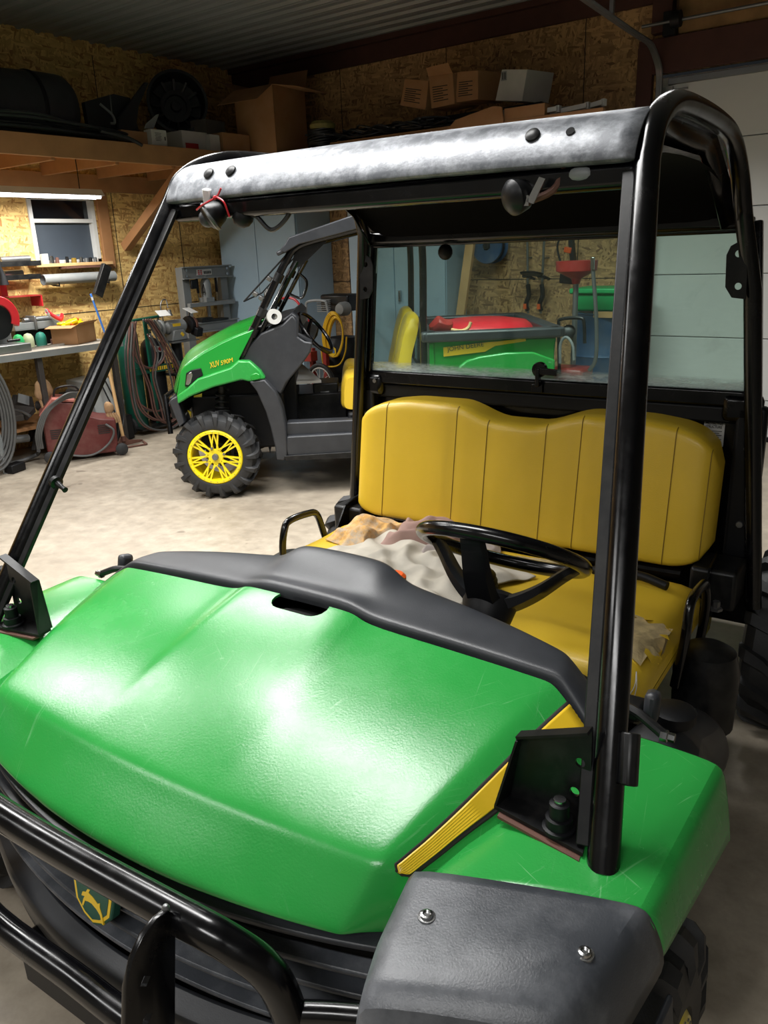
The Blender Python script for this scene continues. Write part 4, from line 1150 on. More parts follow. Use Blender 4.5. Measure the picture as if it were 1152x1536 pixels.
# liner strip behind the wheel
pane('mud_guard', [(373.7,572.6),(396.6,569.5),(412.8,587),(423.3,613.7),(429,642),(431.3,682.5),(426,691),(414.5,690),(412.8,671),(406,642),(398.5,617.5),(385,587)], .01, .16, M['cowl'], .01, mirror=True)
# dash and cowl side
ds_ = [(357,541),(362,531),(391,500),(424,486),(438,472),(446,482),(446,505),(457,512),(469,514),(466,528),(452,548),(430,574),(421,592),(412,586),(396,568),(388,555),(374,542)]
pane('dash_side', ds_, .10, .05, M['cowl'], .012, mirror=True)
dt = [X(a, b, .15) for a, b in ((381,496),(410,484),(425,481),(438,471),(447,480),(447,503),(468,513),(462,532),(440,560),(424,590))]
fa('dashboard', G().grid([[(p.x, y, p.z+.01) for p in dt] for y in (.13, .5, .95, FWD-.13)]), M['cowl'], thick=.02)
g = G()
for a, b, c, d in ((415,493,440,500),(424,505,442,515),(436,484,446,492)): 
    p0, p1 = X(a, b, .42), X(c, d, .42); g.bar(p0, p1, .25, .02, (0, 0, 1))
fa('dash_trim', g, M['steel'], bevel=.004)
cpp = [(421,592),(426,620),(428,650),(448,650),(446,620),(443,560),(436,566)]
pane('console_leg', cpp, .45, .35, M['blackm'], .01)
# steering wheel
a0, a1 = X(449, 471, .40), X(497, 527, .40); cen = (a0+a1)/2; dd = (a1-a0); rr_ = dd.length/2; dd.normalize(); nn = V((dd.z, 0, -dd.x))
if nn.z < 0: nn = -nn
LD = (V((0,1,0))+nn*.22).normalized()
g = G().tube([cen+dd*math.cos(t*math.pi/20)*rr_+LD*math.sin(t*math.pi/20)*rr_ for t in range(40)], .014, 10, closed=True)
sw2 = fa('steering_wheel', g, M['black'])
g = G()
for t in (0, 2.1, 4.2):
    e = cen+dd*math.cos(t)*rr_+LD*math.sin(t)*rr_; g.tube([e, e.lerp(cen, .5)-nn*.05, cen-nn*.07], .014, 8, sm=4)
g.lathe([(.0, 0), (.05, 0), (.05, .04), (.03, .10), (.03, .25)], cen-nn*.05, -nn, 18); sp('spokes', g, M['black'], sw2)
# roll structure
ap = [X(362, 534, .10), X(405, 440, .10), X(432, 386, .10), X(445, 370, .10), X(470, 360, .10), X(553, 338, .10)]
for y in (.10, FWD-.10):
    pts = [V((p.x, y, p.z)) for p in ap]
    rc = fa('cage_tube', G().tube(catmull(pts, 5), .026, 10), M['black'])
    g = G().tube([V((pts[0].x+.06, y+.03, 1.04)), V((pts[2].x+.0, y+.03, pts[2].z-.12)), V((pts[2].x+.06, y+.03, pts[2].z-.03))], .017, 8); sp('brace_tube', g, M['black'], rc)
    for f_ in (.25, .45, .8):
        p = pts[0].lerp(pts[2], f_); sp('clamp', G().cyl(p-(pts[2]-pts[0]).normalized()*.03, p+(pts[2]-pts[0]).normalized()*.03, .034, n=12), M['blackd'], rc)
    rb = [V((1.58, y, .55)), V((1.58, y, 1.1)), V((1.585, y, 1.72)), V((1.53, y, 1.83)), V((1.2, y, 1.85))]
    fa('cage_tube', G().tube(catmull(rb, 5), .026, 10), M['black'])
fa('cage_crossbar', G().cyl((ap[3].x, .1, ap[3].z), (ap[3].x, FWD-.1, ap[3].z), .024), M['black'])
fa('cage_crossbar', G().cyl((1.56, .1, 1.78), (1.56, FWD-.1, 1.78), .024), M['black'])
fa('cage_crossbar', G().cyl((1.58, .1, .80), (1.58, FWD-.1, .80), .024), M['black'])
pane('cage_gusset', [(446,368),(470,361),(500,352),(480,372),(452,399),(437,404),(440,385)], .12, .01, M['blackd'], .002)
g = G().tube([X(450, 411, .22), X(459, 420, .22), X(460, 430, .22), X(455, 444, .22), X(449, 447, .22), X(434, 441, .22)], .009, 8, sm=4); fa('grab_handle', g, M['black'])
# roof
rl = [(413.5,378.5),(414,377),(419,376),(427.5,366),(433,356),(440,353),(480,340),(553,315),(556,338),(470,361),(448,366.5),(430,378.5)]
pr_ = xp(rl, .02)
rp = [(.44, 1.735), (.50, 1.745), (.545, 1.80)]
tps = [X(a, b, .02) for a, b in ((413.5,378.5),(419,376),(427.5,366),(433,356),(480,340),(553,315))]
tps.append(V((1.66, .02, tps[-1].z))); 
fa('roof_panel', G().grid([[(p.x, y, p.z+.02*(1-((y-FWD/2)/(FWD/2))**2)) for p in tps] for y in (.02, .2, FWD/2, FWD-.2, FWD-.02)]), M['cowl'], thick=.03, bevel=.01)
lo_ = [X(a, b, .02) for a, b in ((427.4,379),(448,366.5),(470,361),(556,338))]
lo_.append(V((1.66, .02, lo_[-1].z)))
poly = tps[1:]+lo_[::-1]
fa('roof_edge', G().prism([(p.x, .02, p.z) for p in poly], (0, .03, 0)), M['cowl'], bevel=.006)
fa('roof_edge', G().prism([(p.x, FWD-.05, p.z) for p in poly], (0, .03, 0)), M['cowl'], bevel=.006)
# flipped-up windscreen frame and clips
a0, a1 = X(366, 452, .12), X(437, 374, .12)
ws = fa('windscreen_frame', G().tube([a1, a0, a0+V((0, FWD-.26, 0)), a1+V((0, FWD-.26, 0))], .006, 8), M['blackd'])
g = G()
for a, b in ((383,441),(392,447),(402,437),(404,418)):
    g.box(X(a, b, .16), (.035, .03, .03), (.3, .6, 0)); 
sp('windscreen_clip', g, M['steel'], ws, bevel=.004)
# things in the cab
tag(ob('paper_roll', G().lathe([(.022, 0), (.052, 0), (.052, .09), (.022, .09), (.022, 0)], X(408, 474, .16), (.3, -1, 0), 24), M['white'], frame=VX), 'white paper roll on the dashboard of the far vehicle', 'paper roll')
# floor, seat box, sill
z1 = X(480, 688, 0).z
g = G().prism(xp([(430,655),(523,650),(545,650),(560,682),(431,684),(428,670)], .02), (0, FWD-.04, 0)); fa('floor_pan', g, M['cowl'], bevel=.01)
g = G()
for i in range(6):
    for k in range(3):
        p = X(447+i*13, 657+k*7, .05+.10*(2-k)); g.box((p.x, .10+.10*(2-k), z1+.085-.0*k), (.055, .07, .008))
fa('floor_tread', g, M['guard'], bevel=.002)
g = G().box((1.28, FWD/2, .42), (.54, FWD-.28, .30)); fa('seat_box', g, M['blackm'], bevel=.02)
pane('side_sill', [(428,646),(430,634),(523,630),(560,628),(560,652),(430,656)], .06, .12, M['cowl'], .01)
pane('sill_rail', [(426,684),(560,676),(560,686),(428,691)], .0, .06, M['blackd'], .004)
# seats
for k, yy in enumerate((.18, .80)):
    p0, p1 = X(515, 548, .18), X(515, 600, .18)
    x0 = .985
    prof = catmull([(x0, 0, .58), (x0-.02, 0, .68), (x0, 0, .80), (x0+.06, 0, .84), (x0+.26, 0, .80), (x0+.42, 0, .78), (x0+.42, 0, .62), (x0+.2, 0, .58)], 5, True)
    rws = []
    for j in range(9):
        t = j/8; sc2 = 1-.12*abs(t*2-1)**4; c_ = V((x0+.2, 0, .70))
        rws.append([V((c_.x+(p.x-c_.x)*sc2, yy+.46*t, c_.z+(p.z-c_.z)*sc2)) for p in prof])
    g = G().grid(rws, close=True); n_ = len(prof); g.f.append(tuple(range(n_))); g.f.append(tuple(len(g.v)-n_+q for q in range(n_))[::-1])
    sf = fa('seat_cushion', g, M['yellow'], ang=60)
    bx = x0+.38
    prof = catmull([(bx, 0, .76), (bx+.03, 0, .95), (bx+.08, 0, 1.15), (bx+.12, 0, 1.24), (bx+.18, 0, 1.25), (bx+.20, 0, 1.18), (bx+.14, 0, .95), (bx+.12, 0, .76)], 5, True)
    rws = []
    for j in range(11):
        t = j/10; e_ = abs(t*2-1); sc2 = 1-.18*e_**5; c_ = V((bx+.1, 0, .98))
        rws.append([V((c_.x+(p.x-c_.x)*sc2, yy+.46*t, c_.z+(p.z-c_.z)*sc2)) for p in prof])
    g = G().grid(rws, close=True); n_ = len(prof); g.f.append(tuple(range(n_))); g.f.append(tuple(len(g.v)-n_+q for q in range(n_))[::-1])
    fa('seat_back', g, M['yellow'], ang=60)
# cargo bed
bx0, bx1 = X(645, 560, .02).x, X(835, 520, .02).x
zt, zb = 1.13, .74
g = G()
g.prism([(bx0, .03, zb), (bx0, .03, zt-.06), (bx1, .03, zt-.06), (bx1-.03, .03, zb)], (0, .04, 0))
g.prism([(bx0, FWD-.07, zb), (bx0, FWD-.07, zt-.06), (bx1, FWD-.07, zt-.06), (bx1-.03, FWD-.07, zb)], (0, .04, 0))
g.box((bx0+.02, FWD/2, (zb+zt-.06)/2), (.04, FWD-.06, zt-.06-zb)); g.box((bx1-.03, FWD/2, (zb+zt-.06)/2), (.04, FWD-.06, zt-.06-zb))
bed = fa('cargo_bed', g, M['green2'], bevel=.012)
g = G()
for y in (.035, FWD-.035): g.box(((bx0+bx1)/2, y, zt-.025), (bx1-bx0+.06, .11, .07))
for x in (bx0, bx1): g.box((x, FWD/2, zt-.025), (.11, FWD-.0, .07))
g.box(((bx0+bx1)/2, FWD/2, zb+.03), (bx1-bx0-.08, FWD-.14, .04))
sp('bed_liner', g, M['cowl'], bed, bevel=.015)
g = G()
for k in range(7): g.box((bx1-.045, .2+k*.17, zt-.16), (.03, .03, .2))
sp('liner_rib', g, M['cowl'], bed)
pane('bed_arch', [(684,560),(690,549),(700,541),(720,535),(760,529),(800,528),(833,540),(833,556),(800,566),(720,570)], -.01, .05, M['green'], .012, par=None)
dc = [(665,521.5),(665,514),(734,512),(746,507),(788.5,507.5-2),(788.5,511),(745,519),(728,527.5),(665,535)]
dc = [(665,521.5-.3),(734.5,513),(745,512.4),(788.5,507.3),(788.8,511.7),(743,518.8),(727.5,527.5),(665.5,535)]
tag(pane('side_decal', dc, .026, .004, M['ydecal'], .0, par=bed), 'yellow decal with dark lettering')
p_, q_ = X(671, 529.5, .0255), X(726, 521.5, .0255)
text('JOHN DEERE', p_, q_-p_, (0, 0, 1), (q_-p_).length, M['tgreen'], bed, height=.042)
fa('bed_frame', G().box(((bx0+bx1)/2, FWD/2, .55), (bx1-bx0-.1, .7, .22)), M['blackm'], bevel=.02)
rw = X(745, 552, .02)
# load in the bed
dp = thing('drain_pan', 'large round red tub lying in the cargo bed of the far vehicle', 'tub', ((bx0+bx1)/2+.02, FWD/2, zb+.05), VX)
ob('tub', G().lathe([(.0, .0), (.34, .0), (.38, .28), (.405, .30), (.39, .32), (.35, .355), (.22, .375), (.0, .38)], ((bx0+bx1)/2+.02, FWD/2-.02, zb+.05), (0, 0, 1), 44), M['redb'], dp)
ob('tape_patch', G().box(((bx0+bx1)/2-.30, FWD/2-.22, zb+.41), (.05, .07, .02), (.1, -.2, .4)), M['white'], dp)
rg = thing('work_glove', 'red rag bundle with a yellow handle at the front corner of the cargo bed', 'bundle', (bx0+.12, .16, zt-.02), VX)
g = G().sph((bx0+.10, .18, zt+.035), .075, 14, (1.2, .9, .75)); g.v = [p+V((0, 0, .012*math.sin(p.x*60)+.01*math.sin(p.y*70))) for p in g.v]; ob('bundle', g, M['red'], rg)
ob('handle', G().tube([(bx0+.17, .14, zt+.01), (bx0+.24, .12, zt-.0), (bx0+.29, .12, zt+.02), (bx0+.31, .12, zt+.06)], .012, 8, sm=4), M['woodl'], rg)
# ================================================================== THINGS ALONG THE LEFT WALL
def th1(name, g, mat, label, cat, group=None, **k): return tag(ob(name, g, mat, **k), label, cat, group)
# ---- workbench
BX, BZ = -5.45, .98
BY0, BY1 = 2.4, 4.85
wb = thing('workbench', 'long grey-topped workbench along the strand board wall', 'workbench', ((XL+BX)/2, (BY0+BY1)/2, 0))
ob('benchtop', G().box(((XL+BX)/2+.01, (BY0+BY1)/2, BZ-.018), (BX-XL-.03, BY1-BY0, .036)), pm('bench_top', '#8d857a', .6, var=.15, vs=9, dust=.4, dustc='#b5aca0'), wb, bevel=.003)
ob('edge_angle', G().box((BX+.003, (BY0+BY1)/2, BZ-.03), (.008, BY1-BY0, .055)), M['gpaint'], wb)
for yy in (2.5, 3.25, 4.0, 4.78):
    ob('leg', G().box((BX-.07, yy, (BZ-.04)/2), (.05, .05, BZ-.04)), M['junk'], wb, bevel=.003)
ob('lower_shelf', G().box(((XL+BX)/2-.05, (BY0+BY1)/2, .30), (.55, BY1-BY0-.2, .03)), M['wood'], wb)
def lpt(px, py, x): return W(px, py, 0, x)
# chop saw at the left edge of the frame
c_ = lpt(-8, 478, -5.72); r0 = .19
cs = thing('chop_saw', 'red and black chop saw with round blade guard at the left end of the bench', 'chop saw', (c_.x, c_.y, BZ))
ob('blade_guard', G().prism([(c_.x, c_.y+math.cos(a)*r0, c_.z+math.sin(a)*r0) for a in [R(-25+k*9) for k in range(24)]]+[(c_.x, c_.y+math.cos(a)*r0*.62, c_.z+math.sin(a)*r0*.62) for a in [R(-25+k*9) for k in range(23, -1, -1)]], (.07, 0, 0)), M['redb'], cs, bevel=.006)
ob('blade_cover', G().lathe([(.0, .0), (r0*.78, .0), (r0*.78, .05), (0, .05)], (c_.x+.005, c_.y-.02, c_.z-.03), (1, 0, 0), 36), M['blackm'], cs)
ob('motor_arm', G().bar((c_.x, c_.y-.1, c_.z), (c_.x-.1, c_.y-.3, BZ+.08), .08, .09).box((c_.x-.1, c_.y-.3, BZ+.05), (.1, .1, .1)), M['redb'], cs, bevel=.01)
a_ = lpt(0, 523, -5.6); b_ = lpt(40, 523, -5.6)
ob('base', G().box((-5.66, (a_.y+b_.y)/2-.12, BZ+.035), (.26, .50, .07)), M['steel'], cs, bevel=.008)
ob('vise_fence', G().box((-5.78, b_.y-.14, BZ+.10), (.05, .22, .10)), M['gpaint'], cs, bevel=.005)
ob('feed_screw', G().cyl((-5.60, b_.y-.05, BZ+.10), (-5.60, b_.y-.16, BZ+.10), .012), M['blackd'], cs)
# dome caps
for k, (px, col, lb) in enumerate(((28, 'bin', 'light green dome-shaped cylinder cap nearest the saw on the bench'), (43, 'pale', 'pale cream-green dome-shaped cylinder cap between two green caps'), (62, 'dk', 'dark teal dome-shaped cylinder cap nearest the cardboard box'))):
    p = lpt(px, 512, -5.80)
    mt = {'bin': M['bgreen'], 'pale': pm('pale_green', '#a5ab8a', .5), 'dk': pm('teal_cap', '#1d6b5c', .4)}[col]
    th1('valve_dome', G().lathe([(.045, 0), (.048, .01), (.048, .075), (.043, .10), (.028, .122), (.0, .132)], (p.x, p.y, BZ), (0, 0, 1), 24), mt, lb, 'cap', 'gas cylinder caps on the workbench')
p = lpt(85, 510, -5.80); th1('tape_roll', G().lathe([(.025, 0), (.055, 0), (.055, .05), (.025, .05), (.025, 0)], (p.x, p.y, BZ), (0,0,1), 22), M['rust'], 'brown tape roll standing on the bench beside the cardboard box', 'tape roll')
# bars lying on the bench
p0, p1 = lpt(40, 522, -5.62), lpt(96, 515, -5.62)
th1('steel_bar', G().bar((-5.6, p0.y, BZ+.012), (-5.64, p1.y, BZ+.012), .05, .024), M['chrome'], 'bright flat steel bar lying on the bench in front of the caps', 'bar')
# aluminium tray with strap, above the caps on a small rack
p0, p1 = lpt(24, 497, -5.9), lpt(75, 490, -5.9); zz_ = BZ+.155
tr_ = thing('metal_tray', 'silver metal channel tray with a strap, propped over the caps', 'tray', (-5.95, (p0.y+p1.y)/2, BZ))
y0_, y1_ = p0.y, p1.y+.12
ob('tray', G().box((-5.97, (y0_+y1_)/2, zz_), (.13, y1_-y0_, .012)).box((-5.91, (y0_+y1_)/2, zz_+.03), (.010, y1_-y0_, .06)).box((-6.03, (y0_+y1_)/2, zz_+.03), (.010, y1_-y0_, .06)).box((-5.97, y0_, zz_+.03), (.13, .01, .06)), M['gpaint'], tr_, bevel=.002)
ob('pipe', G().cyl((-5.99, y0_+.14, zz_+.07), (-5.99, y1_+.05, zz_+.075), .028), M['steel'], tr_)
ob('strap', G().box((-5.96, y0_+.20, zz_+.05), (.16, .022, .13)), M['steel'], tr_, bevel=.01)
ob('tray_stand', G().box((-6.03, (y0_+y1_)/2+.05, BZ+.075), (.12, .5, .15)), M['blackm'], tr_)
# cardboard box with bits
def carton(name, c, sz, mat, label, rz=0, rx=0, ry=0, flaps=None, group=None, cat='box', inner=True):
    """open or closed carton: walls, flaps"""
    t = thing(name, label, cat, (c[0], c[1], c[2]), group=group)
    mt = Matrix.Translation(V(c)) @ Euler((R(rx), R(ry), R(rz))).to_matrix().to_4x4()
    x, y, z = sz; g = G()
    if flaps is None: g.box((0, 0, z/2), (x, y, z))
    else:
        w = .006
        g.box((0, 0, w/2), (x, y, w))
        for s in (-1, 1): g.box((s*(x-w)/2, 0, z/2), (w, y, z)); g.box((0, s*(y-w)/2, z/2), (x, w, z))
    g.v = [mt @ p for p in g.v]; bo = ob('carton_body', g, mat, t, bevel=.003 if flaps is None else 0)
    if flaps:
        for side, ang_, ln in flaps:
            g = G(); a = R(ang_)
            if side in ('-x', '+x'):
                s = -1 if side[0] == '-' else 1
                g.prism([(s*x/2, -y/2, z), (s*x/2, y/2, z), (s*(x/2+ln*math.sin(a)), y/2, z+ln*math.cos(a)), (s*(x/2+ln*math.sin(a)), -y/2, z+ln*math.cos(a))], (0, 0, .004))
            else:
                s = -1 if side[0] == '-' else 1
                g.prism([(-x/2, s*y/2, z), (x/2, s*y/2, z), (x/2, s*(y/2+ln*math.sin(a)), z+ln*math.cos(a)), (-x/2, s*(y/2+ln*math.sin(a)), z+ln*math.cos(a))], (0, 0, .004))
            g.v = [mt @ p for p in g.v]; ob('flap', g, mat, t)
    else:
        g = G().box((0, 0, z+.0005), (x*.12, y*1.001, .001)); g.v = [mt @ p for p in g.v]; ob('packing_tape', g, pm('tape', '#a8865c', .3), t)
    return t, mt
p0, p1, pm_ = lpt(97, 512, -5.62), lpt(140, 505, -5.62), lpt(118, 512, -5.5)
ct, mt = carton('cardboard_box', (-5.74, (p0.y+p1.y)/2+.03, BZ), (.26, .34, .17), M['card'], 'open cardboard box on the bench filled with yellow and orange pieces', rz=28, flaps=[('-y', 100, .10), ('+x', 60, .05)])
q = mt @ V((0, 0, .15))
def loose(name, c, sz, mat, label, cat, e=(0, 0, 0), bev=.006): return th1(name, G().box(c, sz, e), mat, label, cat, bevel=bev)
g = G().box((q.x, q.y, q.z+.01), (.16, .18, .05), (.2, .2, .4)).box((q.x+.02, q.y-.02, q.z+.045), (.12, .12, .03), (.1, -.3, 1.0)).bar((q.x-.04, q.y-.12, q.z+.03), (q.x-.04, q.y+.12, q.z+.05), .06, .025)
th1('tool_case', g, M['yplast'], 'yellow plastic tool body poking out of the cardboard box', 'tool', bevel=.008)
th1('trigger_clamp', G().bar((q.x+.06, q.y-.06, q.z+.02), (q.x+.04, q.y+.04, q.z+.07), .03, .03), M['orange'], 'small orange clamp on top of the yellow tool in the box', 'clamp', bevel=.005)
pts = [lpt(70, 467, -5.9), lpt(76, 473, -5.88), lpt(84, 478, -5.86), lpt(90, 480, -5.84), lpt(93, 474, -5.84)]
cps = catmull(pts, 8); ax = thing('striped_hose', 'red and white striped coiled air hose over the tray', 'hose', (cps[0].x, cps[12].y, BZ+.2))
hel = [cps[min(len(cps)-1, int(k/6))].lerp(cps[min(len(cps)-1, int(k/6)+1)], (k % 6)/6)+V((math.cos(k*.9)*.022, 0, math.sin(k*.9)*.022)) for k in range(len(cps)*6-6)]
ob('hose', G().tube(hel, .008, 6), M['white'], ax)
ob('stripe', G().tube([p+V((.004, 0, .004)) for p in hel], .0065, 6), M['redb'], ax)
# wall racks
p0, p1 = lpt(0, 398, -6.05), lpt(62, 398, -6.05)
rk = thing('wall_rack', 'black angle iron wall rack holding short pipes left of the window', 'rack', (-6.1, p1.y-.3, p0.z))
for py_ in (397, 418):
    a_, b_ = lpt(-10, py_, -6.02), lpt(60, py_, -6.02); ob('rail', G().bar((-6.02, a_.y, a_.z), (-6.02, b_.y, a_.z-.0), .03, .045).bar((-6.02, b_.y, a_.z), (XL+.01, b_.y, a_.z), .03, .045), M['blackd'], rk)
a_, b_ = lpt(0, 390, -6.1), lpt(44, 388, -6.1); th1('pipe', G().cyl((-6.1, a_.y, a_.z), (-6.1, b_.y, a_.z+.005), .03), M['steel'], 'short grey pipe on the upper rail of the wall rack', 'pipe')
a_, b_ = lpt(5, 411, -6.1), lpt(33, 409, -6.1); th1('pipe', G().cyl((-6.1, a_.y, a_.z), (-6.1, b_.y, a_.z+.002), .03), M['steel'], 'short grey pipe on the lower rail of the wall rack', 'pipe')
a_ = lpt(3, 410, -5.95); th1('drop_light', G().tube([(a_.x, a_.y, a_.z-.10), (a_.x, a_.y, a_.z-.02), (a_.x, a_.y-.01, a_.z+.05), (a_.x, a_.y-.02, 2.5)], [.045, .028, .014, .004], 14), M['blackm'], 'black cone-shaped lamp hanging in front of the wall rack', 'lamp')
a_, b_ = lpt(66, 420, -6.05), lpt(172, 407, -6.05)
gp_ = thing('vent_pipe', 'long grey pipe lying on hooks under the window', 'pipe', (-6.07, (a_.y+b_.y)/2, a_.z-.05))
ob('pipe', G().lathe([(.045, 0), (.050, 0), (.050, b_.y-a_.y), (.045, b_.y-a_.y), (.045, 0)], (-6.07, a_.y, a_.z), (0, 1, 0), 26), M['gpaint'], gp_)
for yy in (a_.y+.12, b_.y-.12): ob('hook', G().tube([(XL, yy, a_.z-.03), (-6.10, yy, a_.z-.055), (-6.0, yy, a_.z-.06), (-6.0, yy, a_.z-.03)], .008, 8), M['blackd'], gp_)
a_, b_ = lpt(96, 408, -6.08), lpt(152, 403, -6.08)
th1('scrap_board', G().box((-6.10, (a_.y+b_.y)/2, a_.z+.04), (.12, b_.y-a_.y, .02), (0, 0, .05)), M['rust'], 'stained board lying on top of the long grey pipe', 'board')
# cans on the window sill
for k, (px, rr_, hh, mt) in enumerate(((80, .02, .07, 'chrome'), (88, .018, .055, 'rust'), (103, .016, .06, 'blackd'), (113, .026, .045, 'yseam'), (124, .022, .05, 'chrome'), (132, .025, .04, 'steel'), (138, .018, .045, 'blackd'), (145, .018, .045, 'steel'))):
    p = lpt(px, 398, -6.12)
    th1('jar', G().lathe([(rr_, 0), (rr_, hh*.85), (rr_*.8, hh*.9), (rr_*.8, hh), (0, hh)], (-6.13, p.y, WZ0), (0, 0, 1), 16), M[mt], 'small jar or can in the row along the window sill', 'jar', 'jars along the window sill')
p = lpt(69, 396, -6.12); loose('spray_box', (-6.13, p.y, WZ0+.045), (.04, .06, .09), M['white'], 'white and red carton at the left end of the window sill', 'carton', bev=.002)
# black leaning channel + stick
a_, b_ = lpt(160, 398, -5.75), lpt(146, 444, -5.75)
th1('channel_iron', G().bar(a_, b_, .09, .05, (1, 0, 0)), M['blackd'], 'short black steel channel standing behind the cage post, below the window', 'steel channel', bevel=.004)
a_, b_ = lpt(136, 441, -5.8), lpt(152, 485, -5.8)
st_ = thing('blue_pole', 'thin blue and white pole leaning behind the bench box', 'pole', (a_.x, b_.y, BZ))
d_ = (b_-a_).normalized(); e_ = a_+d_*((a_.z-BZ)/-d_.z)
ob('pole', G().cyl(a_, e_, .010, n=10), M['bright'], st_); ob('tip', G().cyl(a_+d_*.03, a_+d_*.06, .0115, n=10), M['white'], st_)
# red wall bracket shelf
rs = thing('wall_shelf', 'small red metal wall shelf with a drooping right end', 'shelf', (-6.1, lpt(35, 445, -6.05).y, lpt(35, 445, -6.05).z))
a_, b_, c2 = lpt(14, 446, -6.0), lpt(40, 446, -6.0), lpt(63, 444, -6.0)
ob('shelf_plate', G().box((-6.1, (a_.y+c2.y)/2, a_.z), (.18, c2.y-a_.y, .012)), M['red'], rs)
ob('shelf_end', G().box((-6.1, c2.y, a_.z-.05), (.18, .012, .10)), M['redb'], rs)
ob('upright', G().box((-6.15, a_.y+.03, a_.z+.09), (.06, .06, .18)), M['redb'], rs)
ob('upper_plate', G().box((-6.1, a_.y-.05, a_.z+.18), (.16, .30, .012)), M['red'], rs)

# ---- under the bench: welder, grey machine, broom, scrap
wp0, wp1 = W(62, 697, 2, 0.03), W(152, 685, 2, 0.03)
w0, w1 = V((-5.35, 3.86, 0)), V((-5.08, 4.30, 0)); 
wd_ = (w1-w0).normalized(); wn = V((-wd_.y, wd_.x, 0)); 
wl_ = thing('welding_machine', 'dark red wheeled welding machine with hoses draped over it', 'welder', (w0+w1)/2+wn*.15)
def wq(u, v, z): return w0+wd_*u+wn*v+V((0, 0, z))
LL = .58
side = [(0, .04), (LL, .04), (LL+.01, .34), (LL-.12, .36), (LL-.22, .40), (LL-.30, .52), (.10, .55), (-.02, .42), (-.02, .1)]
ob('cabinet', G().prism([wq(u, 0, z) for u, z in side], wn*.34), M['reds'], wl_, bevel=.012)
ob('top_plate', G().prism([wq(u, -.005, z) for u, z in ((-.02, .43), (.10, .555), (.28, .53), (.27, .545), (.09, .572), (-.035, .44))], wn*.35), pm('faded_red', '#9a5a50', .6), wl_)
for u in (.02, LL-.16):
    g = G()
    for k in range(5): g.bar(wq(u+.01, -.004, .30-.018*k), wq(u+.11, -.004, .30-.018*k), .006, .007)
    ob('vent', g, M['ink'], wl_)
for u in (-.0, LL+.03):
    ob('wheel', G().lathe([(.0, 0), (.035, 0), (.055, .01), (.055, .035), (.035, .045), (0, .045)], wq(u, -.02, .06), wn, 22), M['tire'], wl_)
ob('handle', G().tube([wq(.1, .17, .55), wq(.14, .17, .64), wq(.30, .17, .64), wq(.34, .17, .50)], .010, 8, sm=4), M['blackd'], wl_)
hz_ = thing('welding_cable', 'dark cables looped over the red welding machine down to the floor', 'cable', wq(0, -.06, 0))
for k in range(4):
    o = k*.014
    ob('cable', G().tube([wq(.36-o, .05, .56+o), wq(.2, -.03-o, .57+o), wq(.05-o, -.07, .48), wq(-.04-o, -.07, .30), wq(-.05-o, -.05, .16)], .009, 7, sm=6), M['hoseg'], hz_)
ob('cable', G().tube([wq(.05, -.03, .13), wq(.20, -.035, .06), wq(.36, -.035, .05), wq(.5, -.035, .13), wq(.56, -.035, .24), wq(.50, -.03, .31)], .010, 8, sm=6), M['hoseg'], hz_)
def glove(name, c, r, sc, label, seed=0):
    rn = random.Random(seed); g = G().sph((0, 0, 0), r, 20, sc)
    g.v = [p*(1+.10*math.sin(p.x*70+seed)+.08*math.sin(p.z*55+p.y*40)) + V(c) for p in g.v]
    for k in range(4):
        b0 = V(c)+V((.01*k, (k-1.5)*r*.38*sc[1], -r*sc[2]*.7)); g.tube([b0, b0+V((.02, .004*k, -.05)), b0+V((.025, .006*k, -.09))], [.018, .016, .012], 8)
    return th1(name, g, M['leather'], label, 'glove')
p = wq(.03, .26, .62); glove('welding_glove', p, .085, (.6, .95, 1.15), 'tan leather welding glove standing behind the red welder', 1)
p = wq(.56, .15, .42); glove('welding_glove', p, .06, (.6, .8, 1.1), 'tan leather glove draped over the right end of the red welder', 4)
# grey machine with red letters
g0 = V((-5.55, 4.60, 0)); 
a_, b_ = lpt(146, 572, -5.55), lpt(178, 617, -5.55)
gm = thing('power_source', 'grey power source box with red lettering, leaning beside the welder', 'machine', ((-5.75), 4.68, 0))
ob('case', G().prism([(-5.55, 4.50, .62), (-5.55, 4.72, .635), (-5.53, 4.84, .40), (-5.52, 4.82, .29), (-5.52, 4.50, .25)], (-.4, 0, 0)), pm('light_grey_case', '#a9adab', .5, dust=.2), gm, bevel=.01)
ob('cart', G().box((-5.72, 4.68, .13), (.42, .42, .24)), M['blackm'], gm, bevel=.01)
text('R', (-5.545, 4.62, .455), (0, 1, 0), (-.0, 0, 1), .05, M['redb'], gm, height=.09)
text('RC', (-5.545, 4.68, .46), (0, 1, 0), (0, 0, 1), .07, M['redb'], gm, height=.08)
for k in range(3):
    th1('cord', G().tube([(-5.5+.01*k, 4.56+.05*k, .66), (-5.47, 4.60+.06*k, .50), (-5.46, 4.66+.05*k, .30), (-5.44, 4.62+.04*k, .14), (-5.43, 4.56+.05*k, .02)], .007, 6, sm=6), M['cable'], 'thin black cord hanging in front of the grey power source', 'cord', 'cords in front of the grey power source')
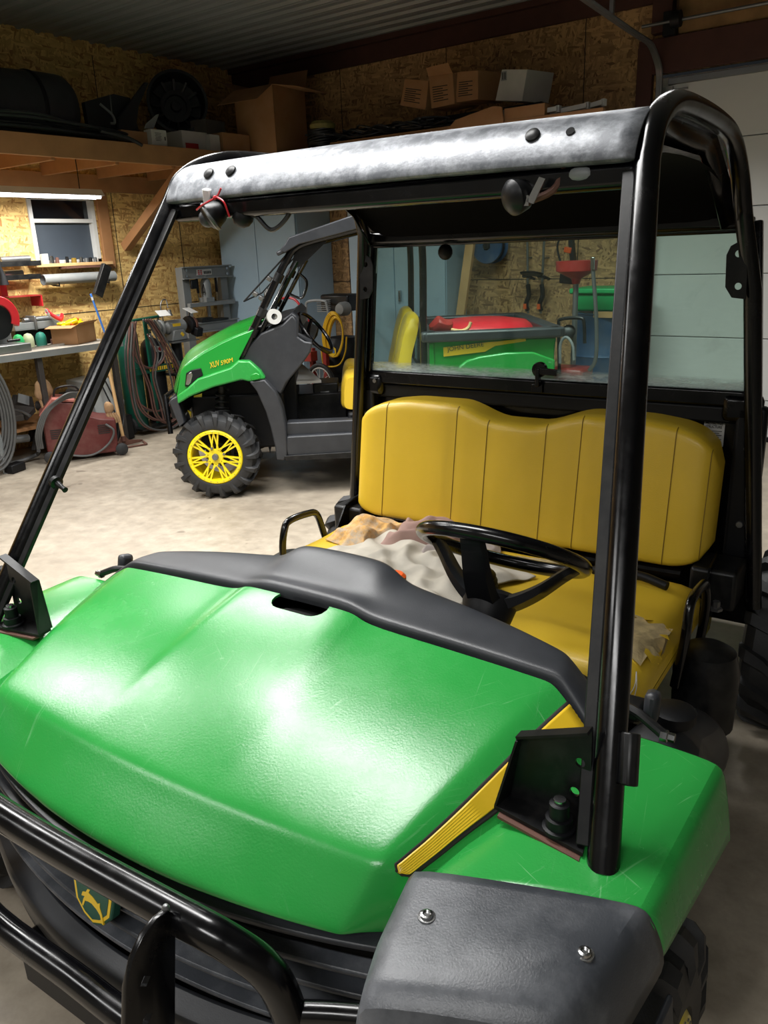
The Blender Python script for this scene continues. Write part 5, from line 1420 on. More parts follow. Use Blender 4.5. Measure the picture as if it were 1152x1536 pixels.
# push broom
bt, bb = lpt(158, 528, -5.40), V((-5.30, 4.60, .09))
br_ = thing('push_broom', 'push broom with wooden handle standing on a rust-coloured metal head', 'broom', (bb.x, bb.y, 0))
ob('handle', G().cyl(bt, bb, .016, n=12), M['woodl'], br_)
ob('ferrule', G().cyl(bb+V((0, 0, .02)), bb-V((0, 0, .03)), .024, n=12), M['rust'], br_)
hp_ = [(-5.30, 4.38, 0.01), (-5.30, 4.82, 0.01), (-5.30, 4.82, .03), (-5.30, 4.66, .06), (-5.30, 4.63, .10), (-5.30, 4.57, .10), (-5.30, 4.54, .06), (-5.30, 4.38, .03)]
ob('head', G().prism(hp_, (-.015, 0, 0)).bar((-5.30, 4.38, .01), (-5.17, 4.76, .01), .02, .015).bar((-5.30, 4.82, .01), (-5.17, 4.76, .01), .02, .015), M['rust'], br_, bevel=.003)
# scrap pieces under the bench and the hoses at the very left
rn = random.Random(21)
lbs = ['dark scrap steel piece in the heap under the bench']
for k in range(26):
    y = rn.uniform(3.0, 4.7); x = rn.uniform(-6.0, -5.62); z = rn.choice([.06, .10, .37, .42])
    kind = k % 3
    if kind == 0: g = G().box((x, y, z+.03), (rn.uniform(.1, .3), rn.uniform(.1, .3), rn.uniform(.03, .1)), (rn.uniform(-.3, .3), rn.uniform(-.3, .3), rn.uniform(0, 3)))
    elif kind == 1: g = G().cyl((x-.1, y-rn.uniform(.05, .2), z+.04), (x+.1, y+rn.uniform(.05, .2), z+.05), rn.uniform(.02, .05), n=14)
    else: g = G().prism([(x, y-.1, z), (x, y+.12, z), (x+.02, y+.1, z+.12), (x, y-.04, z+.16)], (.03, .02, 0))
    th1('scrap_steel', g, M['junk'], 'dark scrap steel piece in the heap under the workbench', 'scrap', 'scrap heap under the workbench', bevel=.003)
a_ = W(14, 672, 2, .1)
th1('exhaust_pipe', G().cyl(lpt(14, 660, -5.55), lpt(42, 657, -5.55), .035, n=18), M['steel'], 'short bright pipe stub lying in the scrap left of the welder', 'pipe')
th1('scrap_plate', G().prism([lpt(27, 590, -5.7), lpt(43, 594, -5.7), lpt(43, 608, -5.7), lpt(26, 603, -5.7)], (.01, 0, 0)), M['gpaint'], 'light grey square plate under the bench left of the glove', 'plate')
hs = thing('cable_coil', 'thick grey cable coiled on a stand at the left edge of the picture', 'cable', (-5.45, 3.42, 0))
for k in range(5):
    r_ = .30+.03*k; cy = 3.38; cz = .52
    ob('coil_loop', G().tube([(-5.45+.018*k, cy+r_*.55*math.cos(t*math.pi/16), cz+(r_+.05)*math.sin(t*math.pi/16)) for t in range(32)], .012, 8, closed=True), M['hoseg'], hs)
ob('stand_post', G().bar((-5.42, 3.48, 0), (-5.5, 3.44, .92), .05, .04), M['gpaint'], hs)
th1('floor_cable', G().tube([W(-10, 688, 2, .03), W(12, 694, 2, .02), W(35, 690, 2, .03), W(55, 682, 2, .05), W(58, 676, 2, .10)], .018, 8, sm=8), M['hoseg'], 'thick grey cable snaking on the floor left of the red welder', 'cable')
th1('floor_cable', G().tube([W(-10, 612, 1, 3.7), W(12, 614, 1, 3.74), W(30, 617, 1, 3.78), W(45, 624, 1, 3.80)], .014, 8, sm=8), M['steel'], 'pale grey hose arching from the left edge toward the red welder', 'hose')
th1('floor_plug', G().box(W(22, 701, 2, .04), (.10, .16, .07), (0, 0, .3)), M['blackm'], 'black plug block on the floor left of the red welder', 'plug', bevel=.008)

# ---- gas cylinder cart
gc = thing('cylinder_cart', 'green welding cylinder cart with nameplate bar and hose hook', 'cart', (-5.68, 5.22, 0))
ya, yb = 5.06, 5.52
ob('top_bar', G().cyl((-5.60, 5.10, 1.135), (-5.60, 5.46, 1.15), .014), M['tgreen'], gc)
ob('upright', G().bar((-5.62, 5.28, .08), (-5.62, 5.27, 1.14), .03, .03), M['tgreen'], gc)
mb = lpt(177, 560, -5.60); mb2 = lpt(258, 560, -5.60)
yb0, yb1 = 5.00, 5.62
z0_ = lpt(180, 562, -5.56).z
ob('name_bar', G().box((-5.56, (yb0+yb1)/2, z0_), (.012, yb1-yb0, .07)), M['tgreen'], gc)
g = G()
for k in range(14): g.box((-5.552, 5.21+k*.026, z0_), (.003, .016 if k % 3 else .008, .038))
ob('plate_lettering', g, M['ydecal'], gc)
ob('base_plate', G().box((-5.68, 5.27, .06), (.34, .56, .02)), M['blackd'], gc)
for yy in (4.98, 5.56): ob('wheel', G().lathe([(.0, 0), (.06, 0), (.085, .01), (.085, .04), (.06, .05), (0, .05)], (-5.70, yy, .085), (0, 1, 0), 26), M['tire'], gc)
def cyl_(name, y, r, h, mt, label, neck=True):
    t = thing(name, label, 'gas cylinder', (-5.76, y, .07))
    ob('tank', G().lathe([(r, 0), (r, h-r*.9), (r*.88, h-r*.45), (r*.55, h-r*.12), (r*.3, h), (0, h)], (-5.76, y, .07), (0, 0, 1), 30), mt, t)
    ob('valve', G().lathe([(.03, 0), (.03, .03), (.018, .035), (.018, .08), (.03, .085), (.03, .10), (0, .10)], (-5.76, y, .07+h-.01), (0, 0, 1), 14), M['chrome'], t)
    return t
g = thing('gas_cylinder', 'tall green gas cylinder on the left side of the cart', 'gas cylinder', (-5.76, 5.13, .07))
ob('tank', G().lathe([(.11, 0), (.11, .92), (.09, 1.0), (.04, 1.05), (.0, 1.05)], (-5.76, 5.13, .07), (0, 0, 1), 30), M['tgreen'], g)
t2 = cyl_('gas_cylinder', 5.42, .115, .86, M['blackm'], 'black gas cylinder with a white and red diamond label on the cart')
lb_ = ob('label_band', G().prism([(-5.648, 5.37, .80), (-5.636, 5.43, .79), (-5.645, 5.49, .80), (-5.645, 5.49, .86), (-5.636, 5.43, .85), (-5.648, 5.37, .86)], (.003, 0, 0)), M['white'], t2)
ob('label_diamond', G().prism([(-5.632, 5.40, .825), (-5.632, 5.425, .85), (-5.632, 5.45, .825), (-5.632, 5.425, .80)], (.002, 0, 0)), M['redb'], t2)
hb = thing('gas_hose', 'brown and grey welding hoses hung in long loops on the green cart', 'hose', (-5.54, 5.28, .02))
hx = -5.54
loops = [((5.15, 1.13), (5.06, .80), (5.08, .40), (5.30, .22), (5.52, .33), (5.50, .70), (5.38, 1.05), (5.30, 1.14)),
 ((5.18, 1.13), (5.10, .75), (5.12, .30), (5.34, .12), (5.58, .26), (5.60, .55), (5.44, .95), (5.34, 1.14)),
 ((5.13, 1.12), (5.05, .70), (5.06, .25), (5.20, .06), (5.45, .03), (5.62, .18), (5.64, .5), (5.48, .90), (5.36, 1.13)),
 ((5.20, 1.13), (5.13, .95), (5.16, .76), (5.30, .66), (5.45, .74), (5.47, .95), (5.38, 1.10), (5.30, 1.13)),
 ((5.16, 1.12), (5.17, .80), (5.25, .48), (5.28, .2), (5.40, .08), (5.54, .16), (5.58, .42)),
 ((5.30, 1.0), (5.36, .80), (5.30, .58), (5.34, .30), (5.36, .12))]
for k, lp in enumerate(loops):
    for o in (0, 1):
        ob('hose_loop', G().tube([(hx+.02*(k % 3)+.012*o, 5.28+(y-5.30)*1.12-.09+.022*o, z) for y, z in lp], .0095, 7, sm=6), M['hosec'] if (k+o) % 3 else M['hoseg'], hb)

# ---- bench grinder on its pedestal
gy = 5.70; gx = -5.62
a_ = lpt(262, 497, gx); gz = a_.z
gr = thing('bench_grinder', 'grey bench grinder on a black pedestal with wheel guards and lamp', 'grinder', (gx, a_.y, 0)); gy = a_.y
ob('pedestal', G().cyl((gx, gy, .03), (gx, gy, gz-.10), .055), M['blackm'], gr)
ob('pedestal_foot', G().box((gx, gy, .02), (.30, .24, .03)), M['blackm'], gr, bevel=.005)
ob('table', G().box((gx+.02, gy+.03, gz-.10), (.24, .34, .012)), M['steel'], gr)
ob('tool_tray', G().box((gx+.02, gy+.02, gz-.42), (.28, .40, .03)), M['blackd'], gr, bevel=.005)
ob('motor_base', G().prism([(gx+.08, gy-.11, gz-.09), (gx+.08, gy+.11, gz-.09), (gx+.08, gy+.07, gz+.02), (gx+.08, gy-.07, gz+.02)], (-.16, 0, 0)), M['gpaint'], gr, bevel=.012)
ob('motor', G().lathe([(.0, -.15), (.035, -.15), (.05, -.13), (.068, -.11), (.070, 0), (.068, .11), (.05, .13), (.035, .15), (0, .15)], (gx, gy, gz+.05), (0, 1, 0), 28), M['gpaint'], gr)
ob('rating_plate', G().box((gx+.066, gy-.02, gz+.07), (.01, .10, .03)), M['ydecal'], gr)
sw_ = ob('switch_plate', G().box((gx+.083, gy+.03, gz-.03), (.006, .03, .04), (R(45), 0, 0)), M['ydecal'], gr)
for s in (-1, 1):
    ob('wheel_guard', G().lathe([(.0, -.025), (.085, -.025), (.09, -.015), (.09, .015), (.085, .025), (0, .025)], (gx, gy+s*.20, gz+.05), (0, 1, 0), 28), M['gpaint'] if s < 0 else M['blackm'], gr)
    ob('grinding_wheel', G().lathe([(.0, -.012), (.078, -.012), (.078, .012), (0, .012)], (gx+.02, gy+s*.235, gz+.05), (0, 1, 0), 28), M['rust'] if s > 0 else M['steel'], gr)
    ob('eye_shield', G().box((gx+.07, gy+s*.18, gz+.20), (.12, .12, .004), (0, R(25), R(15*s))), M['white'], gr)
    ob('shield_arm', G().bar((gx, gy+s*.21, gz+.10), (gx+.03, gy+s*.20, gz+.20), .015, .012), M['steel'], gr)
ob('spark_trap', G().box((gx+.07, gy+.24, gz-.02), (.10, .08, .09), (0, .3, 0)), M['blackm'], gr, bevel=.005)
ob('lamp_gooseneck', G().tube([lpt(245, 482, gx), lpt(241, 462, gx), lpt(243, 451, gx), lpt(249, 450, gx), lpt(252, 462, gx+.04)], .006, 8, sm=6), M['steel'], gr)
q = lpt(254, 469, gx+.04); ob('lamp_shade', G().lathe([(.018, .03), (.022, .0), (.034, -.03), (.030, -.03), (0, -.01)], q, (0, 0, 1), 16), M['steel'], gr)

# ---- shop press
px_ = -5.88; y_a, y_b = lpt(272, 404, px_).y, lpt(343, 400, px_).y; zt_ = lpt(300, 400, px_).z
sp_ = thing('shop_press', 'grey hydraulic shop press with bottle jack in its frame', 'press', (px_, (y_a+y_b)/2, 0))
for yy in (y_a+.07, y_b-.07):
    ob('column', G().box((px_-.05, yy, zt_/2), (.05, .10, zt_)).box((px_-.12, yy-.0, zt_/2), (.12, .012, zt_)), M['gpaint'], sp_, bevel=.003)
    ob('foot', G().box((px_-.02, yy, .03), (.5, .08, .06)), M['gpaint'], sp_, bevel=.003)
zb_ = lpt(300, 417, px_).z
ob('top_beam', G().box((px_, (y_a+y_b)/2, (zt_+zb_)/2), (.012, y_b-y_a, zt_-zb_)).box((px_+.01, (y_a+y_b)/2, zt_), (.06, y_b-y_a+.02, .012)).box((px_+.01, (y_a+y_b)/2, zb_), (.06, y_b-y_a+.02, .012)), M['gpaint'], sp_, bevel=.002)
zl0, zl1 = lpt(320, 498-8, px_+.05).z, lpt(320, 480, px_+.05).z
yl = lpt(356, 485, px_+.05).y
zc_ = lpt(320, 489, px_+.05).z
ob('bed_beam', G().box((px_+.05, (y_a+yl)/2, zc_), (.012, yl-y_a, .10)).box((px_+.06, (y_a+yl)/2, zc_+.05), (.06, yl-y_a, .012)).box((px_+.06, (y_a+yl)/2, zc_-.05), (.06, yl-y_a, .012)), M['gpaint'], sp_, bevel=.002)
zm = lpt(310, 456, px_+.03).z
ob('sliding_bar', G().box((px_+.02, (y_a+y_b)/2+.02, zm), (.05, y_b-y_a-.02, .045)), M['gpaint'], sp_, bevel=.003)
jy = lpt(310, 435, px_).y
jk = ob('bottle_jack', G().box((px_-.01, jy, zm+.045), (.12, .12, .05)).lathe([(.055, 0), (.058, .02), (.058, .16), (.045, .20), (.02, .22), (.02, .26), (0, .26)], (px_-.01, jy, zm+.06), (0, 0, 1), 22), M['gpaint'], sp_, bevel=.003)
ob('jack_lever', G().tube([(px_+.03, jy-.06, zm+.13), (px_+.03, jy-.10, zm+.12), (px_+.03, jy-.09, zm+.17), (px_+.0, jy-.02, zm+.24)], .006, 8), M['blackd'], sp_)
ob('ram', G().cyl((px_, jy, zm-.02), (px_, jy, zm-.14), .022), M['steel'], sp_)
for yy in (y_a+.20, y_b-.22):
    ob('return_spring', G().cyl((px_, yy, zb_), (px_, yy, zb_-.16), .014), M['blackm'], sp_); ob('spring_end', G().tube([(px_, yy, zb_-.16), (px_+.005, yy, zm+.02)], .005, 6), M['chrome'], sp_)
ob('hanging_strap', G().box((px_+.02, y_a+.13, zb_-.06), (.03, .08, .10)), M['blackm'], sp_, bevel=.01)
pl_y = lpt(305, 405, px_).y
st2 = ob('rating_label', G().box((px_+.008, pl_y, (zt_+zb_)/2), (.004, .22, .06)), M['white'], sp_)
g = G()
for i in range(3):
    for k in range(2): g.box((px_+.0115, pl_y-.08+k*.035, (zt_+zb_)/2+.018-.018*i), (.002, .022, .012))
ob('label_red_print', g, M['redb'], sp_)
g = G()
for k in range(5): g.box((px_+.0115, pl_y-.0+k*.022, (zt_+zb_)/2-.004), (.002, .014, .03))
ob('label_dark_print', g, M['ink'], sp_)
g = G()
for yy in (y_a+.05, y_b-.05):
    for dz in (-.03, .03): g.lathe([(.016, 0), (.016, .012), (.008, .014), (0, .014)], (px_+.006, yy, (zt_+zb_)/2+dz), (1, 0, 0), 8)
ob('frame_bolts', g, M['chrome'], sp_)
ob('bed_plate', G().box((px_+.05, jy+.02, zc_+.07), (.12, .34, .02)).box((px_+.05, jy-.12, zc_+.08), (.10, .16, .05)), M['blackd'], sp_, bevel=.004)

# ---- cabinets on the back wall
def cabinet(x0, x1, yf, h, label, seams, hx):
    t = thing('steel_cabinet', label, 'cabinet', ((x0+x1)/2, (yf+YR)/2, 0))
    ob('body', G().box(((x0+x1)/2, (yf+.02+YR-.01)/2, h/2), (x1-x0, YR-.03-yf, h)), M['cab'], t, bevel=.006)
    xs = [x0]+seams+[x1]
    for a, b in zip(xs, xs[1:]):
        d = ob('door', G().box(((a+b)/2, yf+.005, h/2+.02), (b-a-.008, .02, h-.10)), M['cab'], t, bevel=.004)
    ob('latch_handle', G().box((hx, yf-.02, 1.25), (.022, .03, .11)).cyl((hx, yf-.01, 1.2), (hx, yf-.01, 1.3), .012), M['chrome'], t, bevel=.003)
    return t
cx1 = W(447, 400, 1, 6.8).x; cs1 = W(387, 400, 1, 6.8).x
cabinet(-6.06, cx1, 6.80, 2.3, 'tall blue-grey steel cabinet standing beside the shop press', [cs1], cs1+.10)
d0, d1 = W(525, 400, 1, 6.98).x, W(668, 400, 1, 6.98).x
h0 = W(601, 425, 1, 6.98)
cabinet(d0, d1, 6.98, 2.3, 'tall blue-grey steel cabinet seen partly through the rear glass', [W(593, 450, 1, 6.98).x], h0.x)
th1('lumber_plank', G().bar(W(690, 480, 1, 7.05)+(W(690, 480, 1, 7.05)-W(707, 355, 1, 7.05))*(W(690, 480, 1, 7.05).z-.02)/(W(707, 355, 1, 7.05).z-W(690, 480, 1, 7.05).z), W(707, 355, 1, 7.05), .09, .04, (0, 1, 0)), M['woodl'], 'pale lumber plank leaning upright beside the second cabinet', 'plank', bevel=.003)

# ---- air compressor and cart wheel, seen through the far cab
ac = thing('air_compressor', 'black air compressor with a coil of yellow hose on its handle', 'compressor', (-3.95, 6.35, 0))
AY = 6.3
def yq(px, py, y=AY): return W(px, py, 1, y)
tc_ = yq(508, 560)
ob('tank', G().lathe([(.0, -.30), (.12, -.27), (.20, -.2), (.21, 0), (.21, .25), (.15, .34), (0, .36)], (tc_.x, AY+.1, .55), (0, 0, 1), 28), M['blackm'], ac)
ob('shroud', G().prism([(p.x, AY-.05, p.z) for p in (yq(489, 540), yq(528, 540), yq(534, 590), yq(490, 590))], (0, .1, 0)), M['blackm'], ac, bevel=.02)
a_, b_ = yq(480, 445), yq(530, 470)
ob('pump', G().box(((a_.x+b_.x)/2, AY+.08, (a_.z+b_.z)/2+.02), (b_.x-a_.x-.06, .24, .16)), M['blackd'], ac, bevel=.02)
g = G()
for k in range(7): g.box(((a_.x+b_.x)/2-.12, AY-.05, b_.z+.02+.018*k), (.16, .02, .008))
ob('cooling_fins', g, M['gpaint'], ac)
ob('motor_cap', G().lathe([(.0, -.09), (.05, -.085), (.065, -.05), (.068, .02), (0, .02)], yq(517, 463, AY-.05), (0, 1, 0), 24), M['gpaint'], ac)
hp = [yq(473, 500), yq(471, 462), yq(474, 451), yq(497, 450), yq(502, 458), yq(508, 490)]
ob('handle', G().tube([V((p.x, AY-.12, p.z)) for p in hp], .013, 8, sm=4), M['gpaint'], ac)
for px in (492.5, 498.5): 
    q = yq(px, 482, AY-.14); ob('gauge', G().lathe([(.0, -.012), (.018, -.012), (.02, 0), (.02, .015), (0, .015)], q, (0, 1, 0), 18), M['white'], ac)
for s in (-.2, .2): ob('foot', G().box((tc_.x+s, AY+.1, .14), (.05, .3, .28)), M['blackm'], ac, bevel=.01)
yh = thing('air_hose', 'yellow air hose coiled and hung on the black compressor', 'hose', (yq(500, 500).x, AY-.18, yq(500, 545).z))
for k in range(7):
    cc = yq(499+k*.9, 502+k*.8, AY-.17-.012*(k % 3)); w_ = (.125-.007*k, .215-.006*k)
    ob('hose_loop', G().tube([cc+V((w_[0]*math.cos(t*math.pi/14)+.02*math.sin(t*math.pi/14), .004*math.sin(t*.7), w_[1]*math.sin(t*math.pi/14))) for t in range(28)], .0085, 7, closed=True), M['yhose'], yh)
ob('hose_loop', G().tube([yq(482, 525, AY-.2), yq(485, 545, AY-.2), yq(496, 550, AY-.2), yq(510, 546, AY-.2), yq(518, 528, AY-.2), yq(520, 505, AY-.2)], .0075, 7, sm=6), M['yhose'], yh)
q = yq(499, 527, AY-.20); ob('hose_label', G().prism([(q.x+.045*math.cos(R(30+60*k)), AY-.20, q.z+.05*math.sin(R(30+60*k))) for k in range(6)], (0, .004, 0)), M['ydecal'], yh)
ob('label_mark', G().box((q.x, AY-.203, q.z), (.045, .003, .03)), M['bright'], yh)
th1('air_line', G().tube([yq(418, 448, 6.2), yq(436, 447, 6.2), yq(447, 454, 6.2), yq(458, 475, 6.2), yq(466, 485, 6.2)], .013, 8, sm=5), M['redb'], 'bright red bent tube standing behind the far steering wheel', 'tube')
rj = thing('floor_jack', 'red jack with upright posts standing behind the spoked wheel', 'jack', (yq(474, 520, 6.1).x, 6.1, 0))
for px in (468, 488):
    a_, b_ = yq(px, 522, 6.1), yq(px, 545, 6.1); ob('post', G().box(((a_.x), 6.1, a_.z/2), (.045, .05, a_.z)), M['red'], rj, bevel=.004)
a_, b_ = yq(457, 526, 6.05), yq(472, 542, 6.05); ob('body', G().box(((a_.x+b_.x)/2, 6.05, (a_.z+b_.z)/2), (b_.x-a_.x, .1, a_.z-b_.z)), M['red'], rj, bevel=.006)
cw = thing('hand_cart', 'white-rimmed spoked cart wheel with a small black cart body', 'cart', (yq(483, 585, 5.9).x, 5.9, 0))
q = yq(481, 572, 5.9); rw_ = .155
ob('wheel', G().tube([q+V((rw_*math.cos(t*math.pi/18), .0, rw_*math.sin(t*math.pi/18))) for t in range(36)], .020, 10, closed=True), M['tire'], cw)
g = G().tube([q+V(((rw_-.026)*math.cos(t*math.pi/18), .0, (rw_-.026)*math.sin(t*math.pi/18))) for t in range(36)], .009, 8, closed=True)
for k in range(12):
    a = 2*math.pi*k/12; g.cyl(q+V((math.cos(a)*.02, .01*(-1)**k, math.sin(a)*.02)), q+V((math.cos(a)*(rw_-.026), 0, math.sin(a)*(rw_-.026))), .0028, n=6)
g.lathe([(.0, -.03), (.02, -.03), (.02, .03), (0, .03)], q, (0, 1, 0), 14)
ob('wheel_rim', g, M['white'], cw)
ob('cart_body', G().box((q.x+.05, 6.02, .22), (.5, .18, .24)), M['blackm'], cw, bevel=.02)
ob('cart_leg', G().cyl((q.x-.15, 6.0, 0), (q.x-.15, 6.0, .15), .012), M['steel'], cw)
# white board and black parts lying in the far cab
def xb(name, pts, s, t, mat, label, cat): return tag(ob(name, G().prism(xp(pts, s), (0, t, 0)), mat, frame=VX, bevel=.004), label, cat)
p0 = X(443, 575, .6)
q1, q2, q3, q4 = X(443, 551, 1.0), X(452, 546, 1.15), X(480, 573, 1.1), X(444, 577, .75)
tag(ob('white_sheet', G().prism([X(443, 577, .5), X(482, 574, .5), X(451, 547, 1.2), X(443, 552, 1.2)], (0, 0, .02)), M['white'], frame=VX), 'white panel lying on the black parts in the far cab', 'panel')
q = X(470, 600, .6)
tag(ob('parts_bin', G().box((q.x+.05, .85, q.z-.06), (.42, .5, .22)).box((q.x+.10, .8, q.z+.08), (.2, .3, .08)), M['blackd'], frame=VX, bevel=.01), 'black box of parts on the floor of the far cab under the white panel', 'bin')
q = X(497, 592, .7)
tag(ob('gearbox_part', G().lathe([(.0, -.1), (.05, -.09), (.06, -.03), (.045, 0), (.06, .03), (.05, .09), (0, .1)], (q.x, .7, q.z), (1, .3, .1), 18).box((q.x-.05, .7, q.z-.03), (.18, .1, .06)), M['steel'], frame=VX), 'grey metal part lying beside the black box in the far cab', 'metal part')

# ---- back wall seen through the glass
q = W(738, 372, 1, 7.28); hr = thing('hose_reel', 'blue hose reel mounted high on the back wall', 'hose reel', (q.x, 7.3, q.z-.2))
ob('disc', G().lathe([(.0, -.10), (.16, -.10), (.165, -.085), (.05, -.08), (.05, .02), (.165, .03), (.16, .04), (0, .04)], (q.x, 7.27, q.z+.02), (0, 1, 0), 36), M['blue'], hr)
ob('wound_hose', G().lathe([(.05, -.07), (.14, -.07), (.145, -.03), (.14, .01), (.05, .01)], (q.x, 7.27, q.z+.02), (0, 1, 0), 30), M['cable'], hr)
ob('wall_mount', G().box((q.x, 7.355, q.z+.02), (.10, .10, .16)), M['blackm'], hr)
ob('hub', G().lathe([(.0, -.13), (.03, -.12), (.04, -.10), (0, -.10)], (q.x, 7.27, q.z+.02), (0, 1, 0), 18), M['blackm'], hr)
def trimmer(px, label, lean):
    a_, b_ = W(px, 345, 1, 7.3), W(px+lean, 470, 1, 7.3)
    t = thing('string_trimmer', label, 'string trimmer', (b_.x, 7.28, b_.z))
    ob('shaft', G().cyl(a_, b_, .012, n=10), M['steel'], t)
    m_ = a_.lerp(b_, .58); ob('loop_grip', G().tube([m_+V((-.04, 0, .02)), m_+V((0, -.09, .03)), m_+V((.06, -.08, .02)), m_+V((.07, 0, 0))], .013, 8, sm=4), M['blackm'], t)
    n_ = a_.lerp(b_, .78); ob('rear_grip', G().tube([n_+V((0, 0, .10)), n_+V((.02, -.02, .0)), n_+V((-.01, -.02, -.08)), n_+V((0, 0, -.14))], .022, 10, sm=4), M['blackm'], t)
    ob('wall_hook', G().cyl(a_+V((0, 0, -.25)), (a_.x, YR, a_.z-.25), .008, n=8), M['steel'], t)
    ob('trigger', G().box(n_+V((-.01, -.03, -.10)), (.03, .03, .05)), M['orange'], t)
    return t
trimmer(791, 'string trimmer with orange trigger hanging nearer the plank', 1)
trimmer(817, 'string trimmer with bent grip hanging nearer the red funnel', -6)
q = W(797, 412, 1, 7.1); th1('guard_disc', G().lathe([(.0, .0), (.10, 0), (.11, .015), (.04, .03), (0, .03)], q, (0, .2, 1), 26), M['blackm'], 'round black trimmer guard hanging on the back wall', 'trimmer guard')
a_ = W(848, 380, 1, 7.25); sc3 = thing('chainsaw_hook', 'black hanging tool with an orange clip above the red funnel', 'tool', (a_.x, 7.28, a_.z-.1))
ob('loop', G().tube([W(842, 352, 1, 7.25), W(836, 370, 1, 7.25), W(841, 392, 1, 7.25), W(850, 400, 1, 7.25)], .010, 8, sm=4), M['blackm'], sc3)
ob('wall_hook', G().cyl(W(857, 358, 1, 7.22), V((W(857, 358, 1, 7.22).x, YR, W(857, 358, 1, 7.22).z)), .008, n=8), M['steel'], sc3)
ob('strap', G().bar(W(857, 360, 1, 7.22), W(860, 393, 1, 7.22), .05, .04), M['blackm'], sc3); q = W(852, 375, 1, 7.2); ob('clip', G().box(q, (.07, .03, .05), (0, .2, 0)), M['orange'], sc3, bevel=.006)
# oil drainer
oy = 6.3
fc = W(865, 398, 1, oy); od = thing('oil_drainer', 'red rolling oil drainer with wide funnel on a steel pole', 'oil drainer', (W(862, 560, 1, oy).x, oy, 0))
zt_ = W(865, 392, 1, oy).z; zb_ = W(865, 406, 1, oy).z; zn = W(865, 418, 1, oy).z; wf = (W(896, 394, 1, oy).x-W(837, 396, 1, oy).x)/2
ob('funnel', G().lathe([(wf*.9, zt_-zb_), (wf, zt_-zb_+.005), (wf*.97, 0), (.04, zn-zb_), (.03, zn-zb_-.04), (.025, zn-zb_-.04), (.03, zn-zb_+.01), (wf*.9, .01), (wf*.9, zt_-zb_)], (fc.x, oy, zb_), (0, 0, 1), 36), M['red'], od)
pb = W(865, 500, 1, oy)
ob('pole', G().cyl((fc.x, oy, zn), (fc.x+.0, oy, .75), .022), M['steel'], od)
ob('tank', G().box((fc.x-.02, oy, .42), (.30, .26, .62)), M['red'], od, bevel=.03)
ob('handle', G().tube([W(839, 560, 1, oy-.15), W(838, 490, 1, oy-.15), W(842, 479, 1, oy-.15), W(870, 477, 1, oy-.15), W(876, 485, 1, oy-.15), W(877, 515, 1, oy-.15)], .014, 10, sm=4), M['blackd'], od)
ob('drain_hose', G().tube([W(840, 545, 1, oy-.18), W(841, 515, 1, oy-.18), W(850, 506, 1, oy-.18), W(859, 518, 1, oy-.18), W(861, 540, 1, oy-.18)], .012, 8, sm=5), M['gpaint'], od)
q = W(853, 498, 1, oy-.1); ob('valve_hub', G().lathe([(.0, -.04), (.05, -.03), (.055, .02), (0, .05)], q, (.4, -1, .5), 18), M['blackd'], od)
q = W(889, 395, 1, oy-.12); ob('funnel_clamp', G().box(q, (.03, .02, .09)), M['chrome'], od, bevel=.004)
a_, b_ = W(889, 400, 1, oy-.1), W(896, 548, 1, oy-.1); ob('side_tube', G().tube([a_, W(894, 470, 1, oy-.1), W(894, 535, 1, oy-.1), W(884, 556, 1, oy-.1)], .016, 10, sm=4), M['steel'], od)
q = W(852, 418, 1, oy+.1); ob('hanging_cup', G().box(q, (.13, .06, .08), (0, .1, 0)), M['blackm'], od, bevel=.01)
ob('wheel', G().lathe([(.0, 0), (.05, 0), (.05, .04), (0, .04)], (fc.x+.16, oy, .06), (0, 1, 0), 18), M['tire'], od); ob('wheel', G().lathe([(.0, 0), (.05, 0), (.05, .04), (0, .04)], (fc.x-.2, oy, .06), (0, 1, 0), 18), M['tire'], od)
# drum and bin
dy = 7.0; dcx = W(910, 465, 1, dy).x; dzt = W(905, 466, 1, dy).z
prf = [(.0, 0), (.29, 0)]
for z in (.0, .33, .66): prf += [(.285, z*dzt/1.0+.02), (.285, (z+.30)*dzt), (.297, (z+.32)*dzt)]
prf = [(0, 0), (.285, 0), (.285, dzt*.32), (.297, dzt*.34), (.285, dzt*.36), (.285, dzt*.65), (.297, dzt*.67), (.285, dzt*.69), (.285, dzt-.02), (.295, dzt-.01), (.285, dzt), (.27, dzt-.015), (0, dzt-.015)]
dm = thing('steel_drum', 'scuffed blue steel drum standing against the back wall', 'drum', (dcx, dy, 0))
ob('drum_body', G().lathe(prf, (dcx, dy, 0), (0, 0, 1), 44), M['blue'], dm)
q = W(907, 472, 1, dy-.29); ob('label_strip', G().box((q.x, dy-.287, q.z), (.20, .006, .05)), M['woodl'], dm)
bt_, bb_ = W(905, 436, 1, 6.95).z, dzt
gb = thing('storage_bin', 'bright green plastic bin sitting on the blue drum', 'bin', (dcx+.02, 6.97, dzt))
ob('tub', G().box((dcx+.02, 6.97, dzt+.085), (.44, .36, .15), None, 1.08), M['bgreen'], gb, bevel=.02)
ob('lid', G().box((dcx+.02, 6.97, dzt+.18), (.54, .44, .045)), M['bgreen'], gb, bevel=.012)
q = W(870, 462, 1, 6.95); th1('funnel_bottle', G().lathe([(.03, 0), (.03, .06), (.012, .08), (.012, .10), (0, .10)], (dcx-.25, 6.97, dzt-.01), (0, 0, 1), 16), M['gpaint'], 'small grey bottle on the drum beside the green bin', 'bottle')
q = W(986, 552, 1, 6.9); th1('bucket', G().lathe([(.10, 0), (.115, .12), (.12, .13), (.12, .15), (.105, .15), (.09, .01), (0, .01)], (q.x-.03, 6.9, 0), (0, 0, 1), 26), M['yplast'], 'yellow bucket partly hidden behind the front post', 'bucket')
BASEB = q.z
